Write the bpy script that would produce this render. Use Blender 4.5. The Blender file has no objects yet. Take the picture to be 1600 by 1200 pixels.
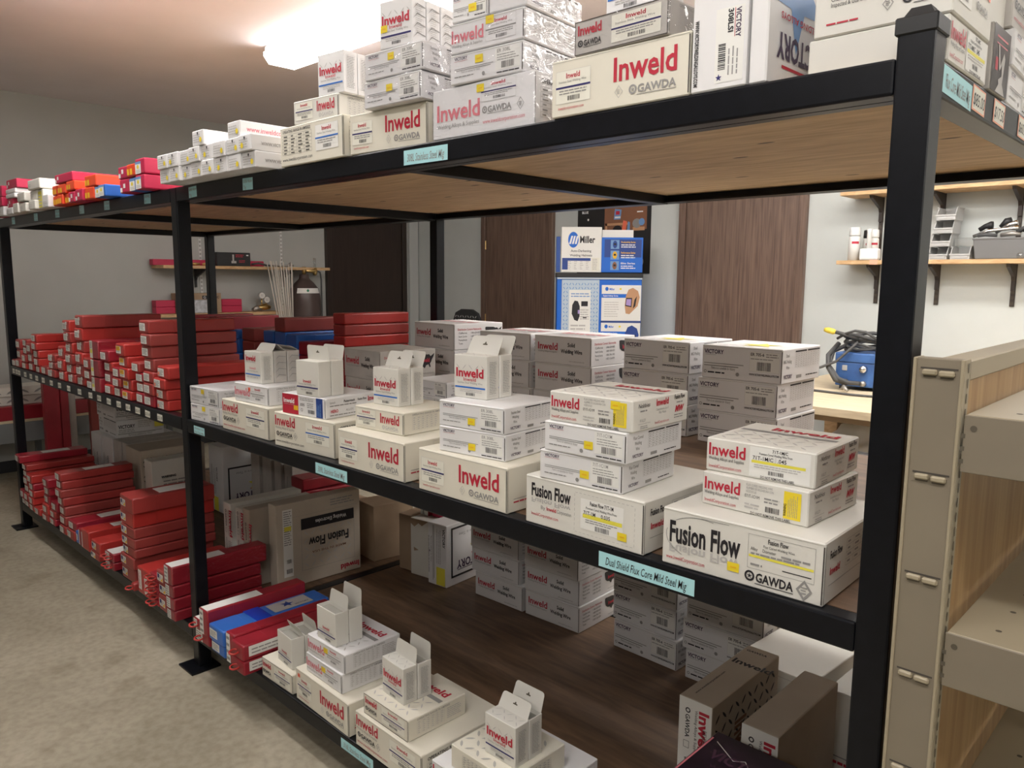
import bpy, bmesh, math, random
from mathutils import Vector, Matrix, Euler
R = math.radians
random.seed(7)
scene = bpy.context.scene
col = scene.collection

# ---------------------------------------------------------------- camera, world, exposure
cam = bpy.data.cameras.new('camera'); cam_o = bpy.data.objects.new('camera', cam); col.objects.link(cam_o)
cam.sensor_width = 36.0; cam.lens = 36.0 * 1209.35 / 1600; cam.clip_start = 0.02; cam.clip_end = 100
yaw, pit, rol = R(44.0), R(7.794), R(0.435)
fw = Vector((-math.sin(yaw)*math.cos(pit), math.cos(yaw)*math.cos(pit), -math.sin(pit)))
rt = Vector((math.cos(yaw), math.sin(yaw), 0)); up = rt.cross(fw)
rt2 = rt*math.cos(rol) + up*math.sin(rol); up2 = -rt*math.sin(rol) + up*math.cos(rol)
m = Matrix((rt2, up2, -fw)).transposed().to_4x4(); m.translation = Vector((0, 0, 1.5))
cam_o.matrix_world = m
scene.camera = cam_o
w = bpy.data.worlds.new('world'); scene.world = w; w.use_nodes = True
w.node_tree.nodes['Background'].inputs[0].default_value = (0.75, 0.8, 0.85, 1)
w.node_tree.nodes['Background'].inputs[1].default_value = 0.3
vs = scene.view_settings
vs.view_transform = 'Standard'; vs.look = 'None'; vs.gamma = 1; vs.use_curve_mapping = False
vs.exposure = 0.12
LAMP = 17.0                      # radiance of the fluorescent lenses
LAMP_COL = (1.0, 0.97, 0.935)

# ---------------------------------------------------------------- materials
MAT = {}
def pmat(name, c, rough=0.6, metal=0.0, var=0.0, scale=8.0, stretch=(1, 1, 1), c2=None, bump=0.0, coat=0.0, spec=0.5, detail=4):
    mt = bpy.data.materials.new(name); mt.use_nodes = True
    nt = mt.node_tree; b = nt.nodes['Principled BSDF']
    b.inputs['Base Color'].default_value = (*c, 1); b.inputs['Roughness'].default_value = rough
    b.inputs['Metallic'].default_value = metal; b.inputs['Coat Weight'].default_value = coat
    b.inputs['Specular IOR Level'].default_value = spec
    if var or c2 or bump:
        tc = nt.nodes.new('ShaderNodeTexCoord'); mp = nt.nodes.new('ShaderNodeMapping')
        mp.inputs['Scale'].default_value = stretch
        nt.links.new(tc.outputs['Object'], mp.inputs['Vector'])
        nz = nt.nodes.new('ShaderNodeTexNoise'); nz.inputs['Scale'].default_value = scale; nz.inputs['Detail'].default_value = detail
        nt.links.new(mp.outputs[0], nz.inputs['Vector'])
        if var or c2:
            rp = nt.nodes.new('ShaderNodeValToRGB')
            rp.color_ramp.elements[0].position = 0.32; rp.color_ramp.elements[1].position = 0.68
            d = c2 if c2 else tuple(max(0, x*(1-var)) for x in c)
            rp.color_ramp.elements[0].color = (*d, 1); rp.color_ramp.elements[1].color = (*c, 1)
            nt.links.new(nz.outputs['Fac'], rp.inputs[0]); nt.links.new(rp.outputs[0], b.inputs['Base Color'])
        if bump:
            bp = nt.nodes.new('ShaderNodeBump'); bp.inputs['Strength'].default_value = bump; bp.inputs['Distance'].default_value = 0.004
            nt.links.new(nz.outputs['Fac'], bp.inputs['Height']); nt.links.new(bp.outputs[0], b.inputs['Normal'])
    MAT[name] = mt; return mt
def emat(name, c, s):
    mt = bpy.data.materials.new(name); mt.use_nodes = True; b = mt.node_tree.nodes['Principled BSDF']
    b.inputs['Base Color'].default_value = (*c, 1); b.inputs['Emission Color'].default_value = (*c, 1); b.inputs['Emission Strength'].default_value = s
    MAT[name] = mt; return mt
def wood(name, a, b2, along=(1, 1, 1), scale=6, rough=0.55, knots=False):
    mt = bpy.data.materials.new(name); mt.use_nodes = True; nt = mt.node_tree; b = nt.nodes['Principled BSDF']
    b.inputs['Roughness'].default_value = rough
    tc = nt.nodes.new('ShaderNodeTexCoord'); mp = nt.nodes.new('ShaderNodeMapping'); mp.inputs['Scale'].default_value = along
    nt.links.new(tc.outputs['Object'], mp.inputs['Vector'])
    n1 = nt.nodes.new('ShaderNodeTexNoise'); n1.inputs['Scale'].default_value = scale; n1.inputs['Detail'].default_value = 7; n1.inputs['Distortion'].default_value = 0.6
    nt.links.new(mp.outputs[0], n1.inputs['Vector'])
    rp = nt.nodes.new('ShaderNodeValToRGB'); rp.color_ramp.elements[0].position = 0.3; rp.color_ramp.elements[1].position = 0.7
    rp.color_ramp.elements[0].color = (*a, 1); rp.color_ramp.elements[1].color = (*b2, 1)
    nt.links.new(n1.outputs['Fac'], rp.inputs[0]); out = rp.outputs[0]
    if knots:
        vo = nt.nodes.new('ShaderNodeTexVoronoi'); vo.voronoi_dimensions = '2D'; vo.inputs['Scale'].default_value = 1.5
        mp2 = nt.nodes.new('ShaderNodeMapping'); mp2.inputs['Scale'].default_value = (1, 4.0, 1)
        nt.links.new(tc.outputs['Object'], mp2.inputs['Vector']); nt.links.new(mp2.outputs[0], vo.inputs['Vector'])
        r2 = nt.nodes.new('ShaderNodeValToRGB'); r2.color_ramp.elements[0].position = 0.026; r2.color_ramp.elements[1].position = 0.034
        r2.color_ramp.elements[0].color = (0.02, 0.012, 0.008, 1); r2.color_ramp.elements[1].color = (1, 1, 1, 1)
        nt.links.new(vo.outputs['Distance'], r2.inputs[0])
        mx = nt.nodes.new('ShaderNodeMix'); mx.data_type = 'RGBA'; mx.blend_type = 'MULTIPLY'; mx.inputs[0].default_value = 1
        nt.links.new(out, mx.inputs[6]); nt.links.new(r2.outputs[0], mx.inputs[7]); out = mx.outputs[2]
    nt.links.new(out, b.inputs['Base Color']); MAT[name] = mt; return mt

pmat('steel', (0.0065, 0.0072, 0.010), 0.33, var=0.3, scale=40, spec=0.24)
pmat('steel_cap', (0.012, 0.012, 0.013), 0.55)
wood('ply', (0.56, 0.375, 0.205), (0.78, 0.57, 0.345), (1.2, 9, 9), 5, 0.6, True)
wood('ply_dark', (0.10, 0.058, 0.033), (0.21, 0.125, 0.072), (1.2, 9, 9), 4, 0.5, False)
wood('pine', (0.50, 0.30, 0.14), (0.70, 0.47, 0.25), (3, 3, 12), 5, 0.5)
wood('bench_ply', (0.62, 0.50, 0.33), (0.76, 0.65, 0.46), (1.5, 10, 10), 5, 0.6)
wood('door_wood', (0.105, 0.064, 0.047), (0.215, 0.140, 0.105), (22, 22, 0.9), 3, 0.45)
wood('door_dark', (0.026, 0.015, 0.011), (0.038, 0.023, 0.017), (20, 20, 1), 3, 0.4)
wood('oak_panel', (0.34, 0.19, 0.075), (0.50, 0.32, 0.145), (14, 14, 0.8), 3, 0.45)
def concrete():
    mt = bpy.data.materials.new('concrete'); mt.use_nodes = True; nt = mt.node_tree; b = nt.nodes['Principled BSDF']; b.inputs['Roughness'].default_value = 0.6
    tc = nt.nodes.new('ShaderNodeTexCoord')
    def nz(s, d, dist=0.0):
        n = nt.nodes.new('ShaderNodeTexNoise'); n.inputs['Scale'].default_value = s; n.inputs['Detail'].default_value = d; n.inputs['Distortion'].default_value = dist; nt.links.new(tc.outputs['Object'], n.inputs['Vector']); return n
    def ramp(src, p0, c0, p1_, c1):
        r = nt.nodes.new('ShaderNodeValToRGB'); r.color_ramp.elements[0].position = p0; r.color_ramp.elements[1].position = p1_; r.color_ramp.elements[0].color = (*c0, 1); r.color_ramp.elements[1].color = (*c1, 1); nt.links.new(src.outputs['Fac'], r.inputs[0]); return r
    def mul(a, c):
        x = nt.nodes.new('ShaderNodeMix'); x.data_type = 'RGBA'; x.blend_type = 'MULTIPLY'; x.inputs[0].default_value = 1; nt.links.new(a, x.inputs[6]); nt.links.new(c, x.inputs[7]); return x.outputs[2]
    n1 = nz(1.6, 8, 0.8); base = ramp(n1, 0.35, (0.34, 0.302, 0.225), 0.66, (0.46, 0.415, 0.32)).outputs[0]
    fine = nz(38, 6); base = mul(base, ramp(fine, 0.3, (0.80, 0.79, 0.76), 0.62, (1, 1, 1)).outputs[0])
    st = nz(4.5, 3, 0.5); base = mul(base, ramp(st, 0.26, (0.78, 0.76, 0.72), 0.42, (1, 1, 1)).outputs[0])
    nt.links.new(base, b.inputs['Base Color'])
    bp = nt.nodes.new('ShaderNodeBump'); bp.inputs['Strength'].default_value = 0.25; bp.inputs['Distance'].default_value = 0.003; nt.links.new(fine.outputs['Fac'], bp.inputs['Height']); nt.links.new(bp.outputs[0], b.inputs['Normal'])
    MAT['concrete'] = mt
concrete()
pmat('wall_paint', (0.60, 0.63, 0.61), 0.75, var=0.06, scale=3, bump=0.03)
pmat('wall_grey_dimmed', (0.47, 0.478, 0.455), 0.75, var=0.06, scale=3, bump=0.03)  # neutral grey wall paint, with the dimmer left-side light put into the colour
pmat('wall_trim', (0.52, 0.53, 0.51), 0.6)
pmat('ceiling_paint', (0.84, 0.785, 0.81), 0.8, var=0.06, scale=2)
pmat('baseboard', (0.03, 0.03, 0.032), 0.6)
pmat('cream', (0.76, 0.72, 0.61), 0.62, var=0.05, scale=7, bump=0.05)
pmat('offwhite', (0.74, 0.72, 0.66), 0.6, var=0.06, scale=6, bump=0.05)
pmat('white', (0.80, 0.79, 0.79), 0.5, var=0.04, scale=6, bump=0.04)
pmat('greyed', (0.56, 0.53, 0.49), 0.65, var=0.16, scale=12, bump=0.06)
pmat('kraft', (0.40, 0.29, 0.19), 0.75, c2=(0.32, 0.22, 0.14), scale=6)
pmat('kraft_lt', (0.58, 0.51, 0.42), 0.75, c2=(0.50, 0.43, 0.345), scale=5)
pmat('inner', (0.36, 0.35, 0.31), 0.8)
pmat('red_a', (0.50, 0.040, 0.034), 0.33, var=0.2, scale=9)
pmat('red_b', (0.38, 0.045, 0.040), 0.38, var=0.2, scale=9)
pmat('red_c', (0.36, 0.020, 0.035), 0.35, var=0.2, scale=9)
pmat('red_d', (0.34, 0.055, 0.048), 0.42, var=0.2, scale=9)
pmat('orange_red', (0.80, 0.075, 0.022), 0.4)
pmat('crimson', (0.52, 0.020, 0.075), 0.4)
pmat('blue', (0.035, 0.17, 0.62), 0.33, var=0.15, scale=6)
pmat('blue_tape', (0.01, 0.06, 0.55), 0.25)
pmat('blue_welder', (0.055, 0.15, 0.40), 0.45, c2=(0.03, 0.08, 0.24), scale=9)
pmat('tape', (0.45, 0.03, 0.03), 0.15, coat=0.5)
# print inks and label papers
pmat('ink_red', (0.50, 0.020, 0.045), 0.55); pmat('ink_pink', (0.70, 0.20, 0.24), 0.55); pmat('ink_black', (0.016, 0.014, 0.018), 0.55)
pmat('ink_grey', (0.30, 0.29, 0.28), 0.6); pmat('ink_lt', (0.50, 0.48, 0.46), 0.6); pmat('ink_navy', (0.03, 0.025, 0.14), 0.5)
pmat('ink_blue', (0.03, 0.16, 0.55), 0.5); pmat('ink_vic', (0.055, 0.03, 0.075), 0.5); pmat('ink_plate', (0.45, 0.44, 0.40), 0.6)
pmat('ink_orange', (0.85, 0.18, 0.10), 0.5); pmat('ink_seam', (0.06, 0.05, 0.045), 0.8); pmat('ink_crease', (0.52, 0.50, 0.44), 0.7)
pmat('paper', (0.82, 0.81, 0.77), 0.6); pmat('paper_cream', (0.80, 0.78, 0.68), 0.6); pmat('yellow', (0.85, 0.66, 0.03), 0.5)
pmat('amber', (0.85, 0.48, 0.02), 0.5); pmat('aqua', (0.42, 0.74, 0.78), 0.6); pmat('peach', (0.90, 0.42, 0.28), 0.5); pmat('hilite', (0.82, 0.74, 0.08), 0.5)
pmat('ink_dblue', (0.02, 0.06, 0.27), 0.5); pmat('ink_sky', (0.16, 0.32, 0.60), 0.5); pmat('ink_miller', (0.01, 0.14, 0.62), 0.45)
pmat('ink_pat', (0.50, 0.60, 0.70), 0.4); pmat('ink_skin', (0.55, 0.30, 0.16), 0.5); pmat('ink_purple', (0.42, 0.30, 0.62), 0.5); pmat('ink_brown', (0.25, 0.11, 0.06), 0.5)
pmat('ink_dkpurple', (0.075, 0.03, 0.055), 0.5); pmat('ink_white', (0.85, 0.85, 0.84), 0.5); pmat('ink_navybox', (0.03, 0.09, 0.34), 0.5); pmat('ink_hole', (0.10, 0.085, 0.06), 0.8)
pmat('gondola', (0.255, 0.215, 0.155), 0.5, c2=(0.20, 0.168, 0.122), scale=3); pmat('gondola_lt', (0.38, 0.325, 0.225), 0.45, var=0.06, scale=4); pmat('dirty', (0.07, 0.06, 0.05), 0.9)
pmat('standard_white', (0.72, 0.72, 0.70), 0.4); pmat('bracket_brown', (0.035, 0.024, 0.019), 0.45)
pmat('black_plastic', (0.016, 0.016, 0.017), 0.5); pmat('grey_plastic', (0.17, 0.17, 0.17), 0.5); pmat('grey_bin', (0.46, 0.46, 0.45), 0.45)
pmat('brass', (0.72, 0.50, 0.20), 0.28, 1.0); pmat('chrome', (0.75, 0.75, 0.74), 0.2, 1.0); pmat('dull_metal', (0.42, 0.40, 0.37), 0.45, 0.8)
pmat('cylinder_brown', (0.09, 0.062, 0.056), 0.35, var=0.2, scale=10); pmat('rod_metal', (0.80, 0.74, 0.66), 0.5, 0.0)
pmat('rubber', (0.075, 0.075, 0.075), 0.6); pmat('plug_yellow', (0.80, 0.62, 0.08), 0.45); pmat('white_plastic', (0.80, 0.80, 0.78), 0.4)
pmat('bench_grey', (0.22, 0.235, 0.24), 0.5); pmat('green_tag', (0.02, 0.22, 0.12), 0.5); pmat('silver_film', (0.62, 0.64, 0.70), 0.3, 0.4, var=0.4, scale=30)
pmat('dark_print', (0.028, 0.014, 0.026), 0.3, var=0.5, scale=14)
emat('lens', LAMP_COL, LAMP)
pmat('housing', (0.82, 0.82, 0.80), 0.4)
def film():
    mt = bpy.data.materials.new('film'); mt.use_nodes = True; nt = mt.node_tree
    nt.nodes.remove(nt.nodes['Principled BSDF']); o = nt.nodes['Material Output']
    tr = nt.nodes.new('ShaderNodeBsdfTransparent'); tr.inputs[0].default_value = (0.97, 0.97, 0.98, 1)
    gl = nt.nodes.new('ShaderNodeBsdfGlossy'); gl.inputs['Roughness'].default_value = 0.12
    tc = nt.nodes.new('ShaderNodeTexCoord'); mp = nt.nodes.new('ShaderNodeMapping'); mp.inputs['Scale'].default_value = (1, 1, 2.2); mp.inputs['Rotation'].default_value = (0.5, 0.6, 0.4)
    nz = nt.nodes.new('ShaderNodeTexNoise'); nz.inputs['Scale'].default_value = 11; nz.inputs['Detail'].default_value = 1.5; nz.inputs['Distortion'].default_value = 2.5
    bp = nt.nodes.new('ShaderNodeBump'); bp.inputs['Strength'].default_value = 0.55; bp.inputs['Distance'].default_value = 0.012
    nt.links.new(tc.outputs['Object'], mp.inputs[0]); nt.links.new(mp.outputs[0], nz.inputs['Vector']); nt.links.new(nz.outputs['Fac'], bp.inputs['Height']); nt.links.new(bp.outputs[0], gl.inputs['Normal'])
    mx = nt.nodes.new('ShaderNodeMixShader'); mx.inputs[0].default_value = 0.09
    nt.links.new(tr.outputs[0], mx.inputs[1]); nt.links.new(gl.outputs[0], mx.inputs[2]); nt.links.new(mx.outputs[0], o.inputs[0])
    MAT['film'] = mt
film()
def clear():
    mt = bpy.data.materials.new('clear'); mt.use_nodes = True; nt = mt.node_tree
    nt.nodes.remove(nt.nodes['Principled BSDF']); o = nt.nodes['Material Output']
    tr = nt.nodes.new('ShaderNodeBsdfTransparent'); tr.inputs[0].default_value = (0.9, 0.92, 0.92, 1)
    gl = nt.nodes.new('ShaderNodeBsdfGlossy'); gl.inputs['Roughness'].default_value = 0.08
    mx = nt.nodes.new('ShaderNodeMixShader'); mx.inputs[0].default_value = 0.2
    nt.links.new(tr.outputs[0], mx.inputs[1]); nt.links.new(gl.outputs[0], mx.inputs[2]); nt.links.new(mx.outputs[0], o.inputs[0])
    MAT['clear'] = mt
clear()

# ---------------------------------------------------------------- object helpers
def tag(o, label, cat, group=None):
    o['label'] = label; o['category'] = cat
    if group: o['group'] = group
    return o
def link(o, parent=None):
    col.objects.link(o)
    if parent is not None: o.parent = parent
    return o
def empty(name, loc=(0, 0, 0), rz=0.0):
    o = bpy.data.objects.new(name, None); o.location = loc; o.rotation_euler = (0, 0, rz); o.empty_display_size = 0.05
    return link(o)
def obj(name, me, parent=None, loc=(0, 0, 0), rot=(0, 0, 0)):
    o = bpy.data.objects.new(name, me); o.location = loc; o.rotation_euler = rot
    return link(o, parent)
def struct(o):
    o['kind'] = 'structure'; return o
def fin(bm, name, mats, smooth=False):
    me = bpy.data.meshes.new(name); bm.normal_update(); bm.to_mesh(me); bm.free()
    for k in (mats if isinstance(mats, (list, tuple)) else [mats]): me.materials.append(MAT[k])
    if smooth:
        for p in me.polygons: p.use_smooth = True
    return me
def add_box(bm, x0, y0, z0, x1, y1, z1, b=0.0, mi=0, seg=1):
    r = bmesh.ops.create_cube(bm, size=1)
    vs_ = r['verts']
    for v in vs_:
        v.co = Vector((x0 if v.co.x < 0 else x1, y0 if v.co.y < 0 else y1, z0 if v.co.z < 0 else z1))
    fs = set(f for v in vs_ for f in v.link_faces)
    for f in fs: f.material_index = mi
    if b > 0:
        es = set(e for v in vs_ for e in v.link_edges)
        bmesh.ops.bevel(bm, geom=list(es), offset=b, segments=seg, profile=0.5, affect='EDGES')
    return vs_
_bc = {}
def boxmesh(w, d, h, b, mat, seg=1):
    k = (round(w, 4), round(d, 4), round(h, 4), b, mat, seg)
    if k not in _bc:
        bm = bmesh.new(); add_box(bm, 0, 0, 0, w, d, h, b, seg=seg); _bc[k] = fin(bm, mat + '_box', mat)
    return _bc[k]
def part(name, parent, x0, y0, z0, x1, y1, z1, mat, b=0.0, seg=1):
    return obj(name, boxmesh(x1-x0, y1-y0, z1-z0, b, mat, seg), parent, (x0, y0, z0))
def tube_mesh(pts, r, mat, n=8, cap=True, smooth=True):
    bm = bmesh.new(); add_tube(bm, pts, r, n, cap); return fin(bm, mat + '_tube', mat, smooth)
def add_tube(bm, pts, r, n=8, cap=True, mi=0):
    pts = [Vector(p) for p in pts]; rings = []
    rr = r if isinstance(r, (list, tuple)) else [r]*len(pts)
    ref = Vector((0.123, 0.217, 0.969))
    for i, p in enumerate(pts):
        t = (pts[min(i+1, len(pts)-1)] - pts[max(i-1, 0)]).normalized()
        if abs(t.dot(ref)) > 0.97: ref = Vector((0.95, 0.2, 0.1))
        a = t.cross(ref).normalized(); b = t.cross(a)
        rings.append([bm.verts.new(p + (a*math.cos(2*math.pi*k/n) + b*math.sin(2*math.pi*k/n))*rr[i]) for k in range(n)])
    for i in range(len(rings)-1):
        for k in range(n):
            f = bm.faces.new((rings[i][k], rings[i+1][k], rings[i+1][(k+1) % n], rings[i][(k+1) % n])); f.material_index = mi
    if cap:
        f = bm.faces.new(rings[0]); f.material_index = mi
        f = bm.faces.new(rings[-1][::-1]); f.material_index = mi
def lathe(prof, mat, n=20, smooth=True):
    bm = bmesh.new(); rings = []
    for r, z in prof: rings.append([bm.verts.new((r*math.cos(2*math.pi*k/n), r*math.sin(2*math.pi*k/n), z)) for k in range(n)])
    for i in range(len(rings)-1):
        for k in range(n): bm.faces.new((rings[i][k], rings[i][(k+1) % n], rings[i+1][(k+1) % n], rings[i+1][k]))
    bm.faces.new(rings[0][::-1]); bm.faces.new(rings[-1]); return fin(bm, mat + '_lathe', mat, smooth)
def prism(poly, axis, a, b, mat):
    """extrude a 2-D polygon along an axis; poly gives the two other coordinates in order"""
    bm = bmesh.new()
    def P(u, v, t): return (t, u, v) if axis == 'x' else (u, t, v) if axis == 'y' else (u, v, t)
    A = [bm.verts.new(P(u, v, a)) for u, v in poly]; B = [bm.verts.new(P(u, v, b)) for u, v in poly]
    bm.faces.new(A); bm.faces.new(B[::-1]); n = len(poly)
    for i in range(n): bm.faces.new((A[i], B[i], B[(i+1) % n], A[(i+1) % n]))
    bmesh.ops.recalc_face_normals(bm, faces=bm.faces); return fin(bm, mat + '_prism', mat)

# ---------------------------------------------------------------- flat print: lettering and marks as thin inked shapes
_tg = {}
def text_geo(s, bold):
    k = (s, bold)
    if k not in _tg:
        cu = bpy.data.curves.new('lettering', 'FONT'); cu.body = s; cu.size = 1; cu.resolution_u = 2; cu.offset = bold; cu.fill_mode = 'FRONT'
        o = bpy.data.objects.new('lettering', cu); me = bpy.data.meshes.new_from_object(o)
        v = [(p.co.x, p.co.y) for p in me.vertices]; f = [tuple(p.vertices) for p in me.polygons]
        bpy.data.objects.remove(o); bpy.data.curves.remove(cu); bpy.data.meshes.remove(me)
        x0 = min(p[0] for p in v); x1 = max(p[0] for p in v)
        _tg[k] = ([((x-x0), y/0.70) for x, y in v], f, x1-x0)
    return _tg[k]
class Art:
    def __init__(s): s.v = []; s.f = []; s.m = []; s.mats = []; s.me = None; s.rng = random.Random(3)
    def mi(s, k):
        if k not in s.mats: s.mats.append(k)
        return s.mats.index(k)
    def poly(s, pts, mat, l=1):
        b = len(s.v); s.v += [(x, y, l*0.00025) for x, y in pts]; s.f.append(tuple(range(b, b+len(pts)))); s.m.append(s.mi(mat)); return s
    def rect(s, x0, y0, x1, y1, mat, l=1): return s.poly([(x0, y0), (x1, y0), (x1, y1), (x0, y1)], mat, l)
    def frame(s, x0, y0, x1, y1, t, mat, l=2):
        s.rect(x0, y0, x1, y0+t, mat, l); s.rect(x0, y1-t, x1, y1, mat, l); s.rect(x0, y0+t, x0+t, y1-t, mat, l); return s.rect(x1-t, y0+t, x1, y1-t, mat, l)
    def text(s, t, x, y, h, mat, w=None, bold=0.0, rot=0, l=3, shear=0.0, flip=False):
        v, f, W = text_geo(t, bold); sx = (w/W) if w else h*1.02*0.7/0.7*1.0
        if not w: sx = h/0.70
        b = len(s.v); c, sn = math.cos(R(rot)), math.sin(R(rot)); mi = s.mi(mat)
        for px, py in v:
            px, py = px*sx + py*h*shear, py*h*(-0.8 if flip else 1)
            s.v.append((x + px*c - py*sn, y + px*sn + py*c, l*0.00025))
        s.f += [tuple(b+i for i in (q[::-1] if flip else q)) for q in f]; s.m += [mi]*len(f); return s
    def para(s, x0, y0, x1, y1, n, mat='ink_grey', fill=0.42, rag=0.25, vert=False, l=3):
        for i in range(n):
            if vert: pitch = (x1-x0)/n; a = x0+i*pitch; p, e = y0, y1 - s.rng.random()*rag*(y1-y0)
            else: pitch = (y1-y0)/n; a = y1-(i+1)*pitch+pitch*0.25; p, e = x0, x1 - s.rng.random()*rag*(x1-x0)
            th = pitch*fill
            while p < e:
                q = min(e, p + th*(2.5+s.rng.random()*5))
                if vert: s.rect(a, p, a+th, q, mat, l)
                else: s.rect(p, a, q, a+th, mat, l)
                p = q + th*0.7
        return s
    def bars(s, x, y, w, h, mat='ink_black', n=14, vert=False, l=3):
        p = 0.0; L = h if vert else w
        while p < L:
            t = L/n*(0.25+0.5*s.rng.random())
            if vert: s.rect(x, y+p, x+w, y+min(p+t, L), mat, l)
            else: s.rect(x+p, y, x+min(p+t, L), y+h, mat, l)
            p += t + L/n*(0.3+0.5*s.rng.random())
        return s
    def table(s, x0, y0, x1, y1, rows, cols, mat='ink_grey', t=0.0005, cell=True):
        for i in range(rows+1): yy = y0+(y1-y0)*i/rows; s.rect(x0, yy-t/2, x1, yy+t/2, mat, 2)
        for j in range(cols+1): xx = x0+(x1-x0)*j/cols; s.rect(xx-t/2, y0, xx+t/2, y1, mat, 2)
        if cell:
            for i in range(rows):
                for j in range(cols):
                    a = x0+(x1-x0)*(j+0.2)/cols; b = y0+(y1-y0)*(i+0.35)/rows
                    s.rect(a, b, a+(x1-x0)/cols*(0.3+0.3*s.rng.random()), b+(y1-y0)/rows*0.3, mat, 2)
        return s
    def ring(s, cx, cy, r0, r1, mat, n=20, l=3, sy=1.0):
        for k in range(n):
            a, b = 2*math.pi*k/n, 2*math.pi*(k+1)/n
            s.poly([(cx+r0*math.cos(a), cy+r0*sy*math.sin(a)), (cx+r1*math.cos(a), cy+r1*sy*math.sin(a)), (cx+r1*math.cos(b), cy+r1*sy*math.sin(b)), (cx+r0*math.cos(b), cy+r0*sy*math.sin(b))], mat, l)
        return s
    def disc(s, cx, cy, rx, ry, mat, n=16, l=3, a0=0, a1=360):
        return s.poly([(cx+rx*math.cos(R(a0+(a1-a0)*k/n)), cy+ry*math.sin(R(a0+(a1-a0)*k/n))) for k in range(n if a1-a0 == 360 else n+1)], mat, l)
    def star(s, cx, cy, r, mat, l=3, rot=90, inner=0.42):
        s.poly([(cx+(r if k % 2 == 0 else r*inner)*math.cos(R(rot+36*k)), cy+(r if k % 2 == 0 else r*inner)*math.sin(R(rot+36*k))) for k in range(10)], mat, l); return s
    def diamond(s, cx, cy, r, mat, t=0.0008):
        P = [(cx, cy-r*1.25), (cx+r, cy), (cx, cy+r*1.25), (cx-r, cy)]; Q = [(cx+(x-cx)*(1-t/r*1.6), cy+(y-cy)*(1-t/r*1.6)) for x, y in P]
        for i in range(4): s.poly([P[i], P[(i+1) % 4], Q[(i+1) % 4], Q[i]], mat, 3)
        return s.para(cx-r*0.4, cy-r*0.5, cx+r*0.4, cy+r*0.5, 3, mat)
    def gawda(s, x, y, h, w, mat):
        r = h*0.62; s.ring(x+r, y+h*0.5, r*0.62, r, mat); s.star(x+r, y+h*0.5, r*0.62, mat, inner=0.3)
        s.text('GAWDA', x+r*2.25, y, h, mat, w-r*2.3, 0.028); s.rect(x+r*2.1, y-h*0.28, x+w, y-h*0.2, mat, 3); return s
    def plate(s, x0, y0, x1, y1, p, mat='ink_plate', l=1, th=0.16):
        i = 0; y = y0+p/2
        while y < y1:
            x = x0+p/2; j = 0
            while x < x1:
                a = R(45 if (i+j) % 2 else -45); c, sn = math.cos(a), math.sin(a); L, T = p*0.46, p*th*0.5
                pts = [(-L, 0), (-L*0.4, T), (L*0.4, T), (L, 0), (L*0.4, -T), (-L*0.4, -T)]
                q = [(x+u*c-v*sn, y+u*sn+v*c) for u, v in pts]
                if all(x0 <= u <= x1 and y0 <= v <= y1 for u, v in q): s.poly(q, mat, l)
                x += p; j += 1
            y += p; i += 1
        return s
    def mesh(s):
        if s.me is None:
            me = bpy.data.meshes.new('print'); me.from_pydata(s.v, [], s.f)
            for k in s.mats: me.materials.append(MAT[k])
            me.polygons.foreach_set('material_index', s.m); me.update(); s.me = me
        return s.me
FACE = {'front': ((R(90), 0, 0), lambda w, d, h: (0, -0.0004, 0)), 'right': ((R(90), 0, R(90)), lambda w, d, h: (w+0.0004, 0, 0)),
        'left': ((R(90), 0, R(-90)), lambda w, d, h: (-0.0004, d, 0)), 'back': ((R(90), 0, R(180)), lambda w, d, h: (w, d+0.0004, 0)),
        'top': ((0, 0, 0), lambda w, d, h: (0, 0, h+0.0004))}
def stick(art, face, parent, w, d, h, name=None, off=(0, 0, 0)):
    rot, loc = FACE[face]; l = loc(w, d, h)
    return obj(name or face + '_print', art.mesh(), parent, (l[0]+off[0], l[1]+off[1], l[2]+off[2]), rot)

# ---------------------------------------------------------------- printed designs (metres on the face, origin lower left)
ART = {}
def small_label(a, x, y, w=0.083, h=0.060, bar='ink_navy', paper='paper_cream'):
    a.rect(x, y, x+w, y+h, paper, 1); a.frame(x, y, x+w, y+h, 0.0004, 'ink_lt', 2)
    a.text('Inweld', x+w*0.30, y+h*0.76, h*0.16, 'ink_red', w*0.40, 0.02); a.text('Stainless Steel Welding Wire', x+w*0.08, y+h*0.63, h*0.075, 'ink_grey', w*0.8)
    a.rect(x, y+h*0.46, x+w, y+h*0.52, bar, 3); a.para(x+w*0.1, y+h*0.26, x+w*0.95, y+h*0.43, 2)
    a.bars(x+w*0.35, y+h*0.08, w*0.35, h*0.14); return a
def bigR():
    a = Art(); small_label(a, 0.012, 0.024); a.text('inweldcorporation.com', 0.018, 0.013, 0.0055, 'ink_red', 0.062)
    a.text('Inweld', 0.148, 0.046, 0.041, 'ink_red', 0.132, 0.020); a.diamond(0.160, 0.027, 0.009, 'ink_lt'); a.gawda(0.182, 0.020, 0.0135, 0.098, 'ink_grey'); seam(a, 0.305, 0.105); return a
def seam(a, w, h):
    a.rect(w-0.0028, 0.004, w-0.0005, h-0.006, 'ink_seam', 3); a.rect(0.002, h-0.0045, w-0.002, h-0.0035, 'ink_crease', 1)
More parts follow.
